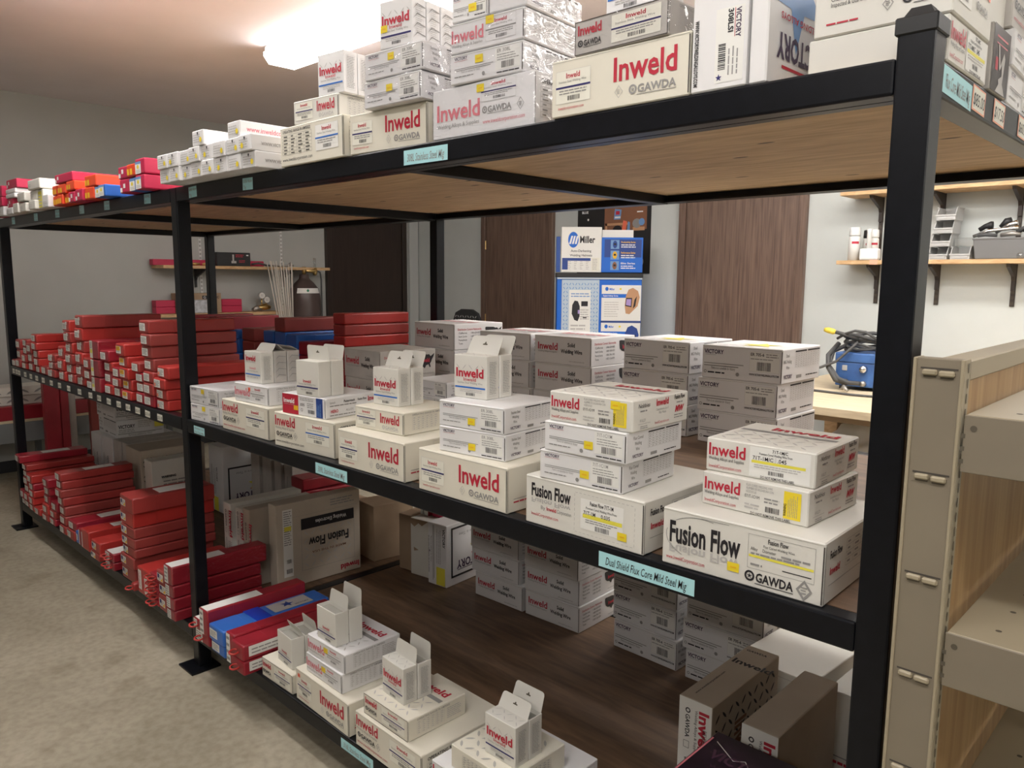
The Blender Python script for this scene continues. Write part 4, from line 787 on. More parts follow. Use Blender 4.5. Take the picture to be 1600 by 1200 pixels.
ART['vicUp'] = vicUp(); ART['vicUpS'] = vicUpS()
upright(-2.542, 2.107, ZB, 0.112, 0.30, 0.278, 5, 'white carton with black frame and yellow block at the back of the bottom shelf', 'white', {'front': 'vicUp', 'right': 'vicUpS'})
a = Art(); a.poly([(0, 0.262), (0.108, 0.262), (0.07, 0.235), (0.05, 0.245), (0.025, 0.225), (0.0, 0.24)], 'kraft', 2); a.poly([(0.02, 0.13), (0.05, 0.12), (0.022, 0.112)], 'kraft', 2); ART['torn'] = a
upright(-2.680, 2.120, ZB, 0.124, 0.28, 0.263, 8, 'torn white carton with peeled brown edge, beside the black-framed carton', 'offwhite', {'front': 'torn'})
upright(-2.772, 2.125, ZB, 0.078, 0.13, 0.262, 8, 'brown side of a torn carton left of the peeled one, bottom shelf', 'kraft', {})
upright(-3.07, 2.10, ZB, 0.16, 0.22, 0.27, -6, 'plain brown cardboard carton behind the upside-down lettered carton', 'kraft', {})
upright(-2.60, 2.01, ZB+0.279, 0.10, 0.11, 0.05, 5, 'small red box lying on the torn cartons, bottom shelf', 'red_c', {}, 'electrode_box') if False else None
# left bay, behind the red boxes
def vbs():
    a = Art(); a.text('VICTORY', 0.008, 0.055, 0.020, 'ink_black', 0.095, 0.03); a.para(0.01, 0.030, 0.10, 0.050, 2, 'ink_grey'); a.para(0.12, 0.05, 0.20, 0.095, 4, 'ink_lt'); a.rect(0.215, 0.045, 0.268, 0.104, 'hilite', 2); a.rect(0.006, 0.024, 0.26, 0.027, 'ink_grey', 2); a.rect(0.006, 0.019, 0.22, 0.022, 'ink_grey', 2); a.text('There is no substitute for Victory', 0.06, 0.008, 0.009, 'ink_grey', 0.14, 0.02, shear=0.2); return a
ART['vbs'] = vbs()
HC = 0.375
carton('solid', -5.16, 1.63, ZB+HC+G, -2, 'white carton with dark lettering lying on the upright cartons, left bay, lower of two', {'front': 'vicS', 'right': 'vbs'}, dims=(0.34, 0.27, 0.105), mat='white', name='carton')
carton('solid', -5.15, 1.62, ZB+HC+0.105+2*G, -1, 'white carton with dark lettering lying on the upright cartons, left bay, upper of two', {'front': 'vicS', 'right': 'vbs'}, dims=(0.32, 0.27, 0.105), mat='white', name='carton')
for i, (x, w_) in enumerate(((-5.175, 0.155), (-5.015, 0.185), (-4.825, 0.115), (-4.705, 0.10))):
    upright(x, 1.585+0.006*i, ZB, w_, 0.36, HC, 0, ['grey-white carton on edge in the left bay, leftmost of the row', 'grey-white carton on edge with turned dark lettering, second of the row', 'grey-white carton on edge, third of the row in the left bay', 'grey-white carton on edge, fourth of the row in the left bay'][i], 'white' if i < 2 else 'greyed', {'front': 'vicUp'} if w_ > 0.111 else {})
a = Art(); a.plate(0.005, 0.005, 0.35, 0.36, 0.042, 'ink_black', th=0.2); ART['plS'] = a
upright(-4.598, 1.585, ZB, 0.222, 0.36, HC, -1, 'brown carton with tread-plate pattern side in the left bay', 'kraft_lt', {'right': 'plS'})
a = Art(); a.text('WARNING', 0.05, 0.235, 0.012, 'ink_black', 0.08, 0.04); a.para(0.06, 0.19, 0.23, 0.225, 2, 'ink_grey'); a.para(0.06, 0.06, 0.23, 0.17, 8, 'ink_lt'); a.disc(0.07, 0.12, 0.016, 0.016, 'ink_black'); ART['warn'] = a
upright(-4.355, 1.592, ZB, 0.10, 0.25, 0.335, 0, 'white carton with black warning print in the left bay', 'offwhite', {'right': 'warn'})
upright(-4.285, 1.925, ZB, 0.17, 0.30, HC+0.01, 0, 'white carton with black frame at the back of the left bay', 'white', {'right': 'vicUpS', 'front': 'vicUp'})
for i, (x, w_) in enumerate(((-4.06, 0.095), (-3.955, 0.10), (-3.845, 0.075), (-3.760, 0.085))):
    upright(x+0.035, 2.05+0.012*i, ZB, w_, 0.26, HC-0.012*i, -1, ['dim grey carton at the back of the left bay, first of four on edge', 'dim grey carton at the back of the left bay, second of four on edge', 'dim grey carton at the back of the left bay, third of four on edge', 'dim white carton with turned lettering, last of four on edge'][i], 'greyed', {'front': 'vicUp'} if i == 3 else {})
upright(-3.60, 2.02, ZB, 0.40, 0.30, 0.19, 0, 'low brown carton under the red boxes at the back of the left bay', 'kraft', {})

# ---------------------------------------------------------------- plastic electrode boxes
def endlab(kind):
    a = Art(); a.rect(0, 0, 0.058, 0.030, 'paper', 1); a.para(0.006, 0.004, 0.052, 0.026, 4, 'ink_grey', 0.45)
    if kind == 1: a.rect(0.004, 0.012, 0.050, 0.029, 'amber', 4); a.para(0.008, 0.016, 0.044, 0.026, 2, 'ink_brown', 0.4, l=5)
    if kind == 2: a.rect(0.004, 0.003, 0.016, 0.016, 'ink_orange', 4)
    if kind == 3: a.rect(0.006, 0.012, 0.024, 0.028, 'ink_navy', 4); a.poly([(0.034, 0.003), (0.056, 0.003), (0.056, 0.020)], 'amber', 4)
    if kind == 4: a.rect(0.044, 0.022, 0.066, 0.036, 'paper', 1)
    return a
LAB = [endlab(k) for k in range(5)]
_em = {}
def ebox_mesh(w_, d_, h_, mat, lidlen):
    k = (round(w_, 3), round(d_, 3), round(h_, 3), mat)
    if k not in _em:
        bm = bmesh.new(); add_box(bm, 0.001, lidlen-0.02, 0.0008, w_-0.001, d_, h_-0.001, 0.006, seg=2); body = fin(bm, mat, mat, True)
        bm = bmesh.new(); add_box(bm, 0, 0, 0, w_, lidlen, h_, 0.006, seg=2); lid = fin(bm, mat, mat, True)
        for me in (body, lid):
            for p in me.polygons: p.use_smooth = p.area < 0.0006
        _em[k] = (body, lid)
    return _em[k]
def ebox(x, y, z, w_, d_, h_, mat, label, lab=0, yw=0, group=None, lid=True, cat='box', name='electrode_box', strip=False):
    if lid:
        body, ld = ebox_mesh(w_, d_, h_, mat, 0.105); o = obj(name, body); obj('lid', ld, o)
    else: o = obj(name, boxmesh(w_, d_, h_, 0.005, mat, 2))
    place(o, x, y, z, yw)
    if lab is not None:
        L = obj('end_label', LAB[lab].mesh(), o, (0.008, -0.0006, h_*0.5-0.015*min(1, h_/0.042)), (R(90), 0, 0)); L.scale = (min(1.0, (w_-0.016)/0.058), min(1, h_/0.042), 1)
    if strip: part('top_label', o, w_*0.25, d_*0.35, h_-0.0008, w_*0.8, d_*0.75, h_+0.0008, 'paper')
    return tag(o, label, cat, group)
ORD = ['first', 'second', 'third', 'fourth', 'fifth', 'sixth', 'seventh', 'eighth']
def ecol(xs, zt, y, zs, w_, mats, phrase, labs=0, d_=0.36, yw=0.0, strip_top=False):
    """a column of boxes; xs = left edges from the bottom up, zt = heights of their tops"""
    n = len(xs); z = zs; rng = random.Random(int(xs[0]*997)+n)
    for i in range(n):
        h_ = max(0.034, zt[i]-z-0.0008); m_ = mats[i % len(mats)]
        if n == 1: ph = phrase.replace('%s of ', '').replace('the stack', 'the single box').replace('%s', 'only')
        else: ph = phrase % ('top' if i == n-1 else 'bottom' if i == 0 else ORD[i] + ' up')
        lb = labs[i % len(labs)] if isinstance(labs, (list, tuple)) else labs
        ebox(xs[i]-0.008, y+rng.uniform(-0.006, 0.006), z, w_, d_, h_, m_, ph, lb, yw+rng.uniform(-1.2, 1.2), 'red electrode boxes', strip=strip_top and i == n-1); z += h_+0.0008
ML = [
 ([-5.17], [1.016], 0.085, 'red box, %s of the short pile at the left post, middle shelf', ['red_b'], 0),
 ([-5.079, -5.075, -5.075], [1.026, 1.080, 1.136], 0.088, 'red box with tall label, %s of the second stack from the left, middle shelf', ['red_b'], 0),
 ([-4.968, -4.955, -4.94, -4.945], [1.016, 1.062, 1.104, 1.145], 0.09, 'red box, %s of the stack third from the left post, middle shelf', ['red_a', 'red_b'], 0),
 ([-4.841, -4.837, -4.833], [1.024, 1.075, 1.130], 0.088, 'red box, %s of the stack fourth from the left post, middle shelf', ['red_b'], 0),
 ([-4.722, -4.734, -4.731, -4.735, -4.75], [1.015, 1.057, 1.100, 1.141, 1.184], 0.092, 'bright red box, %s of the stack fifth from the left post, middle shelf', ['red_a'], 0),
 ([-4.615], [1.023], 0.10, 'lone red box between taller stacks, sixth from the left post, middle shelf', ['red_d'], 0),
 ([-4.475, -4.465, -4.47], [1.021, 1.058, 1.098], 0.11, 'dusty red box, %s of the stack seventh from the left post, middle shelf', ['red_b', 'red_d'], 4),
 ([-4.300, -4.314, -4.316], [1.026, 1.085, 1.147], 0.098, 'red box, %s of the stack eighth from the left post, middle shelf', ['red_a'], 4),
 ([-4.176, -4.183, -4.176, -4.173, -4.179, -4.195], [1.023, 1.070, 1.122, 1.176, 1.227, 1.282], 0.104, 'red box, %s of the left twin tall stack, middle shelf', ['red_b', 'red_a'], 4),
 ([-4.045, -4.034, -4.024, -4.022, -4.02, -4.013], [1.021, 1.081, 1.139, 1.194, 1.254, 1.313], 0.104, 'red box, %s of the right twin tall stack, middle shelf', ['red_a', 'red_b'], 4),
 ([-3.896, -3.916, -3.910], [1.018, 1.067, 1.121], 0.094, 'red box, %s of the low stack left of the film-wrapped bundle, middle shelf', ['red_b'], 0),
 ([-3.660, -3.669, -3.662, -3.680], [1.023, 1.079, 1.123, 1.173], 0.098, 'red box, %s of the stack right of the film-wrapped bundle, middle shelf', ['red_a', 'red_c'], 0),
 ([-3.552, -3.549, -3.551], [1.023, 1.063, 1.107], 0.086, 'red box, %s of the low stack beside the yellow-labelled stack, middle shelf', ['red_c', 'red_b'], 0),
 ([-3.453, -3.450, -3.459, -3.470, -3.484], [1.018, 1.066, 1.115, 1.162, 1.215], 0.10, 'red box with yellow label, %s of its stack on the middle shelf', ['red_a'], 1),
 ([-3.302, -3.296, -3.294, -3.325], [1.026, 1.068, 1.107, 1.148], 0.08, 'red box, %s of the stack between the yellow-labelled and the tallest stack', ['red_c', 'red_b'], 0),
 ([-3.212, -3.204, -3.202, -3.205, -3.220, -3.212, -3.235], [1.026, 1.076, 1.121, 1.173, 1.222, 1.270, 1.323], 0.098, 'red box, %s of the tallest stack, left of the middle post, middle shelf', ['red_c', 'red_b', 'red_b', 'red_d', 'red_d', 'red_d', 'red_b'], 0),
 ([-3.098, -3.098, -3.097, -3.070], [1.020, 1.062, 1.105, 1.153], 0.105, 'red box with pink mark, %s of the stack nearest the middle post, middle shelf', ['red_a'], 2)]
for xs, zt, w_, ph, mt, lb in ML: ecol(xs, zt, 1.192, ZM, w_, mt, ph, lb)
# film-wrapped bundle
z = ZM
for i, h_ in enumerate((0.066, 0.078, 0.082)):
    o = ebox(-3.795, 1.180, z, 0.105, 0.36, h_, 'red_c', 'film-wrapped red box with long pale label, %s of the bundle, middle shelf' % ('bottom', 'middle', 'top')[i], None, 0, 'film-wrapped red boxes'); z += h_+0.003
    a = Art(); a.rect(0.004, 0.002, 0.040, h_-0.002, 'paper_cream', 1); a.rect(0.008, h_*0.3, 0.036, h_*0.5, 'hilite', 2); a.para(0.008, h_*0.55, 0.036, h_*0.9, 4); obj('end_label', a.mesh(), o, (0, -0.0006, 0), (R(90), 0, 0))
    bm = bmesh.new(); add_box(bm, -0.0015, -0.0015, 0.0004, 0.1065, 0.3615, h_+0.0012, 0.006); obj('shrink_wrap', fin(bm, 'film', 'film'), o)
# second row at the back of the left bay, middle shelf (long sides seen past the post)
BR = [(-3.10, 1.86, 0.0, 'red_a', 4, 'red box with taped lid, %s of the rear stack right of the cylinder', 0.098, 0.082),
      (-3.43, 1.86, 0.0, 'red_d', 1, 'dusty red box %s', 0.1, 0.05)]
z = ZM
for i, (dx, m_) in enumerate(((0.02, 'red_c'), (0.0, 'red_a'), (0.0, 'red_b'), (0.0, 'red_a'), (0.0, 'red_a'), (0.0, 'red_b'), (0.0, 'red_a'))):
    h_ = 0.0505; ebox(-3.07+dx, 1.99, z, 0.098, 0.36, h_, m_, 'red box, %s of the rear stack behind the plain spool boxes' % ('bottom' if i == 0 else 'top' if i == 6 else ORD[i]+' up'), None, -2); z += h_+0.0008
def rear(xs, zt, mats, ph, y=1.88, w_=0.1):
    z = ZM; n = len(xs)
    for i in range(n):
        h_ = zt[i]-z-0.0008; ebox(xs[i], y, z, w_, 0.36, h_, mats[i], ph % ('red' if 'red' in mats[i] else 'blue', 'bottom' if i == 0 else 'top' if i == n-1 else ORD[i]+' up'), None, -1); z = zt[i]
rear([-3.19]*4, [1.03, 1.085, 1.14, 1.205], ['red_c', 'red_b', 'red_c', 'red_c'], '%s box, %s of the rear stack just left of the tall rear one')
rear([-3.30]*4, [1.04, 1.10, 1.165, 1.232], ['blue', 'blue', 'blue', 'blue'], '%s box, %s of the right rear stack, middle shelf')
rear([-3.405]*5, [1.035, 1.095, 1.16, 1.238, 1.305], ['blue', 'blue', 'blue', 'blue', 'red_d'], '%s box, %s of the rear stack with the dusty red top')
rear([-3.515]*4, [1.04, 1.11, 1.18, 1.238], ['blue', 'blue', 'blue', 'blue'], '%s box, %s of the middle rear stack, middle shelf')
rear([-3.735, -3.735, -3.735, -3.735], [1.04, 1.11, 1.175, 1.240], ['red_c', 'red_c', 'red_d', 'red_d'], '%s box, %s of the rear stack between the blue ones', w_=0.13)
rear([-3.87]*4, [1.04, 1.11, 1.18, 1.225], ['blue', 'blue', 'blue', 'blue'], '%s box, %s of the left rear stack, middle shelf')
rear([-4.10]*4, [1.05, 1.13, 1.21, 1.285], ['red_c', 'red_b', 'red_c', 'red_c'], '%s box, %s of the rear stack left of the post, middle shelf')
rear([-4.24]*4, [1.05, 1.13, 1.21, 1.29], ['red_c', 'red_b', 'red_c', 'red_c'], '%s box, %s of the far left rear stack, middle shelf', y=1.80)

# bottom shelf, left bay
BL = [
 ([-5.165, -5.165], [0.195, 0.250], 0.066, 'red box, %s of the pair against the left post, bottom shelf', ['red_b', 'red_c'], 0, 0.36),
 ([-5.090, -5.086, -5.082, -5.075, -5.075], [0.197, 0.248, 0.295, 0.345, 0.380], 0.082, 'red box, %s of the second stack from the left post, bottom shelf', ['red_b'], 0, 0.36),
 ([-4.990, -4.984, -4.973, -4.977, -4.988], [0.200, 0.244, 0.285, 0.325, 0.373], 0.094, 'red box, %s of the third stack from the left post, bottom shelf', ['red_b', 'red_a', 'red_a', 'red_c', 'red_a'], 2, 0.36),
 ([-4.880], [0.203], 0.10, 'lone low red box in front, fourth from the left post, bottom shelf', ['red_a'], 2, 0.36),
 ([-4.735, -4.728, -4.715, -4.70, -4.69], [0.198, 0.257, 0.311, 0.357, 0.408], 0.098, 'red box, %s of the fifth stack from the left post, bottom shelf', ['red_b', 'red_a', 'red_c', 'red_c', 'red_c'], 2, 0.36),
 ([-4.620, -4.622, -4.595], [0.200, 0.240, 0.295], 0.098, 'red box, %s of the short stack left of the dusty one, bottom shelf', ['red_c', 'red_b', 'red_c'], 2, 0.36),
 ([-4.426, -4.435, -4.441, -4.458, -4.461, -4.463, -4.470], [0.205, 0.255, 0.305, 0.350, 0.393, 0.436, 0.478], 0.096, 'red box, %s of the seven-high stack at the left, bottom shelf', ['red_b', 'red_d', 'red_d', 'red_b', 'red_d', 'red_b', 'red_b'], 0, 0.36)]
for xs, zt, w_, ph, mt, lb, dd in BL: ecol(xs, zt, 1.182, ZB, w_, mt, ph, lb, dd, strip_top=len(xs) == 7)
ebox(-5.150, 1.20, ZB+0.22, 0.10, 0.36, 0.05, 'red_c', 'long dark red box across the tops of the leftmost stacks, lower of two', 0, -3) if False else None
ebox(-5.090, 1.180, ZB+0.2206, 0.098, 0.36, 0.036, 'red_b', 'red box near the top of the second stack from the left post, bottom shelf', 0, -1)
ebox(-5.165, 1.165, ZB+0.2576, 0.11, 0.36, 0.042, 'red_c', 'crimson box topping the stacks by the left post, bottom shelf', 0, -1.5, strip=True)
ecol([-4.315, -4.290], [0.212, 0.262], 1.178, ZB, 0.12, ['red_b', 'red_c'], 'red box, %s of the pair right of the seven-high stack, bottom shelf', [2, 0], strip_top=True)
ebox(-4.192, 1.182, ZB, 0.04, 0.36, 0.066, 'blue', 'blue box squeezed upright between red boxes, bottom shelf', 0)
ebox(-4.146, 1.180, ZB, 0.046, 0.36, 0.088, 'red_c', 'red box standing on its narrow edge with white label strip, left one, bottom shelf', None)
ebox(-4.096, 1.178, ZB, 0.11, 0.36, 0.100, 'red_a', 'tall glossy red box with white label strip, bottom shelf', None, strip=True)
a = Art(); a.rect(0.006, 0.006, 0.020, 0.082, 'paper', 1); a.para(0.008, 0.01, 0.018, 0.078, 2, 'ink_red', 0.3, vert=True); ART['vlab'] = a
for o in list(bpy.data.objects):
    if o.name.startswith('electrode_box') and o.get('label', '').find('label strip') > 0: stick(ART['vlab'], 'front', o, 0.1, 0.36, 0.09, 'end_label')
ecol([-3.918, -3.905], [0.200, 0.255], 1.165, ZB, 0.115, ['red_b', 'red_a'], 'red box, %s of the pair beside the glossy tall box, bottom shelf', 3)
def loop_mesh():
    bm = bmesh.new(); n = 12; pts = [(0.013*math.cos(2*math.pi*k/n), -0.012+0.016*math.sin(2*math.pi*k/n), 0) for k in range(n+1)]; add_tube(bm, pts, 0.0035, 6, False); return fin(bm, 'loop', 'red_a', True)
LOOP = loop_mesh()
def rod_tube(x, y, z, w_, d_, h_, label, lab='top', mat='red_c', yw=0, loops=1, wrap=False):
    o = ebox(x, y, z, w_, d_, h_, mat, label, None, yw, 'hang-tab rod boxes', name='rod_box', strip=False)
    for i in range(loops): obj('hang_loop', LOOP, o, (w_*(0.5 if loops == 1 else 0.28+0.44*i), 0, h_*0.5), (0, R(15), 0))
    if lab == 'top': part('label_strip', o, w_*0.12, 0.004, h_-0.0005, w_*0.9, d_*0.55, h_+0.0007, 'paper')
    if lab == 'side':
        a = Art(); a.rect(0.02, h_*0.25, d_*0.52, h_*0.92, 'paper', 1); a.para(0.03, h_*0.35, d_*0.5, h_*0.8, 2, 'ink_grey', 0.35); stick(a, 'right', o, w_, d_, h_, 'label_strip')
    if lab == 'front' or lab == 'top':
        a = Art(); a.rect(w_*0.08, 0.003, w_*0.55, h_-0.003, 'paper', 1); a.para(w_*0.12, 0.006, w_*0.5, h_-0.006, 4, 'ink_grey'); stick(a, 'front', o, w_, d_, h_, 'end_label', (0, -0.0004, 0))
    if wrap:
        bm = bmesh.new(); add_box(bm, -0.0015, -0.0015, 0.0004, w_+0.0015, d_+0.0015, h_+0.0012, 0.004); obj('shrink_wrap', fin(bm, 'film', 'film'), o)
    return o
rod_tube(-3.745, 1.172, ZB, 0.105, 0.37, 0.038, 'wrapped pink-red rod box with hang loops, lower of two, left of the seven-high glossy stack', 'front', 'red_c', loops=2, wrap=True)
rod_tube(-3.745, 1.172, ZB+0.040, 0.105, 0.37, 0.040, 'wrapped pink-red rod box with pale label, upper of two, left of the seven-high glossy stack', 'top', 'red_c', loops=2, wrap=True)
ecol([-3.558, -3.545, -3.532, -3.532, -3.534, -3.540, -3.520], [0.228, 0.283, 0.325, 0.370, 0.418, 0.485, 0.556], 1.180, ZB, 0.15, ['red_d', 'red_d', 'red_d', 'red_d', 'red_d', 'red_a', 'red_b'], 'wide red box, %s of the tall stack by the middle post, bottom shelf', 3, strip_top=True)
o = ebox(-3.335, 1.165, ZB, 0.145, 0.37, 0.118, 'red_a', 'bright red deep box with two white label strips by the middle post, bottom shelf', None)
a = Art(); a.rect(0.012, 0.020, 0.045, 0.105, 'paper', 1); a.rect(0.075, 0.012, 0.108, 0.095, 'paper', 1); a.para(0.016, 0.03, 0.04, 0.1, 2, 'ink_red', 0.3, vert=True); a.para(0.08, 0.02, 0.104, 0.09, 2, 'ink_red', 0.3, vert=True); stick(a, 'front', o, 0.145, 0.37, 0.118, 'end_label')
rod_tube(-3.375, 1.150, ZB, 0.032, 0.37, 0.034, 'slim red rod box with hang loop on the left of the bright red deep box', None, 'red_b', loops=1)
z = ZB
for i in range(5):
    rod_tube(-3.185, 1.16+0.004*(i % 2), z, 0.075, 0.38, 0.026, 'slim red rod box, %s of the pile right of the deep red box' % (['bottom'] + ORD[1:4] + ['top'])[i], None, 'red_c', loops=2); z += 0.0268
ecol([-3.093, -3.090, -3.096], [0.230, 0.275, 0.330], 1.160, ZB, 0.078, ['red_d', 'red_d', 'red_d'], 'red box with yellow-cornered label, %s of the narrow stack at the middle post', 3)
z = ZB
for i, (x, h_, m_) in enumerate(((-2.998, 0.042, 'red_c'), (-3.0, 0.048, 'red_c'), (-3.004, 0.048, 'red_c'), (-3.008, 0.075, 'red_c'))):
    rod_tube(x, 1.150, z, 0.075, 0.37 if i < 3 else 0.40, h_, 'film-wrapped red rod box with pale end label, %s of the stack at the middle post' % ('bottom', 'second', 'third', 'top')[i], 'top' if i == 3 else 'front', m_, loops=0, wrap=True); z += h_+0.0016
# just right of the middle post
rod_tube(-2.742, 1.150, ZB, 0.115, 0.36, 0.046, 'red rod box with hang loop right of the middle post, lower one', 'front', 'red_c', loops=1, yw=0)
rod_tube(-2.742, 1.145, ZB+0.047, 0.060, 0.36, 0.040, 'narrow red rod box with hang loop right of the middle post, upper left one', 'top', 'red_c', loops=1, yw=0)
rod_tube(-2.678, 1.140, ZB+0.047, 0.066, 0.40, 0.098, 'long deep red rod box with white label along its top, right of the middle post', 'top', 'red_c', loops=0, yw=0)
o = ebox(-2.610, 1.150, ZB, 0.105, 0.36, 0.048, 'blue', 'blue rod box, lower one right of the middle post', 0)
o = ebox(-2.606, 1.142, ZB+0.049, 0.112, 0.43, 0.058, 'blue', 'blue rod box with star label and dark tape band, right of the middle post', 0, 0)
part('tape_band', o, -0.0006, 0.13, -0.0002, 0.1126, 0.19, 0.0588, 'blue_tape'); a = Art(); a.rect(0.018, 0.21, 0.095, 0.37, 'ink_lt', 1); a.star(0.055, 0.28, 0.026, 'ink_dblue', inner=0.45); a.text('VICTORY', 0.082, 0.30, 0.010, 'ink_vic', 0.06, 0.02, rot=90); stick(a, 'top', o, 0.112, 0.43, 0.058, 'top_label')
rod_tube(-2.492, 1.150, ZB, 0.060, 0.40, 0.112, 'red rod box standing on edge with white end strip, beside the blue ones', 'front', 'red_c', loops=0)
rod_tube(-2.430, 1.140, ZB, 0.085, 0.42, 0.050, 'red rod box with white side label, lower of two beside the cream box', 'side', 'red_c', loops=1)
rod_tube(-2.430, 1.140, ZB+0.051, 0.085, 0.44, 0.055, 'red rod box with white side label, upper of two beside the cream box', 'side', 'red_c', loops=1)
for i in range(2): ebox(-3.56, 2.03, ZB+0.1905+0.062*i, 0.13, 0.30, 0.058, 'red_c', 'dark red box at the back of the left bay bottom shelf, %s one' % ('lower', 'upper')[i], None, -8+5*i)

# ---------------------------------------------------------------- top shelf, right bay
z = ZT; carton('big', -2.067, 1.180, z, -0.3, 'cream box printed with a black table, top shelf', {'front': 'bigT', 'right': 'bigSide'}, mat='cream', dims=(0.318, 0.30, 0.106))
z += 0.106+G; carton('flat', -1.990, 1.180, z, 5, 'flat cream box with red logo on the table-printed box, top shelf', {'front': 'flatIR', 'right': 'flatIS'}, mat='offwhite', dims=(0.195, 0.205, F))
z += F+G; x, y = -1.882, 1.192
hangbox(x, y, z, 6, 'spool box with blue bar on the flat cream box, front one, top shelf', 'hangA', 'hangS', ang=0, hh=0, mat='white')
x2, y2 = off(x, y, 6, 0.0, 0.0485); hangbox(x2, y2, z, 6, 'spool box on the flat cream box, rear one, top shelf', 'hangA', 'hangS', ang=0, hh=0, mat='white')
z = ZT; carton('big', -1.728, 1.184, z, 4, 'cream box with red logo at right, top shelf above the aqua tag', {'front': 'bigR', 'right': 'bigSide'}, dims=(0.285, 0.30, 0.098))
z += 0.098+G; vflat(-1.640, 1.168, z, 3, 'film-wrapped white flat box, lower of two beside the ceiling light', 'flatVF3', 'flatVS3', (0.085, 0.030), wrap=True)
z += F+0.002; vflat(-1.632, 1.166, z, 4, 'film-wrapped white flat box, upper of two beside the ceiling light', 'flatVF3', 'flatVS3', (0.085, 0.036), wrap=True)
z += F+0.002; x, y = -1.575, 1.170
for i in range(3):
    x2, y2 = off(x, y, 8, 0.001*i, 0.0485*i); o = hangbox(x2, y2, z, 8, 'tall spool box with yellow dot on the film-wrapped boxes, %s of three' % ('front', 'middle', 'rear')[i], 'hangN', 'hangSp', ang=5, hh=0, mat='white')
    if i == 0: stick(ART['st'], 'front', o, 0.105, 0.046, 0.105, 'price_sticker', (0.004, 0, 0.036))
z = ZT; carton('big', -1.407, 1.190, z, 2, 'large film-wrapped white box with pale red logo, top shelf', {'front': 'bigW', 'right': 'bigSide'}, mat='white', dims=(0.305, 0.305, 0.108), wrap=True, stickers=[('st', 'front', 0.142, 0.086)])
z += 0.108+0.002; vflat(-1.340, 1.184, z, 5, 'film-wrapped white flat box, lowest of the stack on the large wrapped box', 'flatVF3', 'flatVS3', (0.075, 0.036), wrap=True)
z += F+0.002; carton('flat', -1.338, 1.184, z, 5, 'white flat box with pale red logo, in the stack on the large wrapped box', {'front': 'flatIL', 'right': 'flatIS'}, stickers=[('st', 'front', 0.103, 0.045)], wrap=True)
z += F+0.002; carton('flat', -1.334, 1.184, z, 6, 'small white box with yellow sticker, top left of the wrapped stack', {'front': 'flatVF3'}, dims=(0.100, 0.20, 0.055), stickers=[('st', 'front', 0.05, 0.015)])
carton('flat', -1.228, 1.194, z, 6, 'small film-wrapped box, top right of the wrapped stack', {'right': 'flatVS3'}, dims=(0.098, 0.20, 0.055), wrap=True)
z = ZT; carton('big', -1.040, 1.182, z, 1, 'cream box with the biggest red logo, top shelf', {'front': 'bigR', 'right': 'sideC'})
z += 0.105+G; carton('flat', -0.985, 1.184, z, -0.5, 'scuffed grey film-wrapped flat box with red logos, top shelf', {'front': 'flatIG', 'right': 'flatIS'}, mat='greyed', dims=(0.208, 0.205, F), wrap=True)
z += F+0.002; x, y = -0.925, 1.20; hangbox(x, y, z, 0, 'spool box with blue bar on the scuffed grey box, top shelf', 'hangA', 'hangS', ang=0, hh=0, mat='white')
x2, y2 = off(x, y, 0, 0, 0.0485); hangbox(x2, y2, z, 0, 'spool box behind the blue-barred one on the scuffed grey box', 'hangA', 'hangS', ang=0, hh=0, mat='white')
def t4():
    a = Art(); a.text('WWW.VICTORYWELDINGALLOYS.COM', 0.006, 0.115, 0.007, 'ink_black', 0.105, 0.03, rot=-90); a.rect(0.044, 0.010, 0.094, 0.125, 'paper', 1); a.text('VICTORY', 0.080, 0.122, 0.0085, 'ink_vic', 0.046, 0.03, rot=-90); a.text('308LSI', 0.066, 0.122, 0.009, 'ink_black', 0.036, 0.03, rot=-90); a.rect(0.0775, 0.078, 0.0785, 0.122, 'ink_red', 3); a.bars(0.050, 0.030, 0.013, 0.04, vert=True); a.para(0.068, 0.02, 0.09, 0.07, 3, 'ink_grey', 0.3, vert=True); a.star(0.052, 0.018, 0.006, 'ink_navy'); return a
ART['t4'] = t4()
upright(-0.732, 1.186, ZT, 0.099, 0.30, 0.305, 0.5, 'white carton on edge with turned dark lettering, top shelf near the front post', 'white', {'front': 't4'}); bpy.data.objects[-1] if False else None
def t5():
    a = Art(); a.text('VICTORY', 0.195, 0.082, 0.038, 'ink_vic', 0.165, 0.03, rot=180, l=4); a.rect(0.05, 0.030, 0.20, 0.035, 'ink_red', 2); a.star(0.205, 0.040, 0.016, 'ink_pink', 2); a.star(0.10, 0.16, 0.10, 'ink_sky', 1, rot=270); a.text('WELDING ALLOYS', 0.19, 0.115, 0.010, 'ink_red', 0.15, 0.02, rot=180, l=5); return a
ART['t5'] = t5()
upright(-0.629, 1.190, ZT, 0.030, 0.28, 0.29, 0, 'thin white carton with blue star on its side, top shelf near the front post', 'white', {'right': 't5'})
z = ZT; carton('flat', -0.558, 1.248, z, 0, 'plain flat white box behind the front post cap, top shelf', {'right': 'flatG3'}, mat='offwhite', dims=(0.202, 0.205, 0.064))
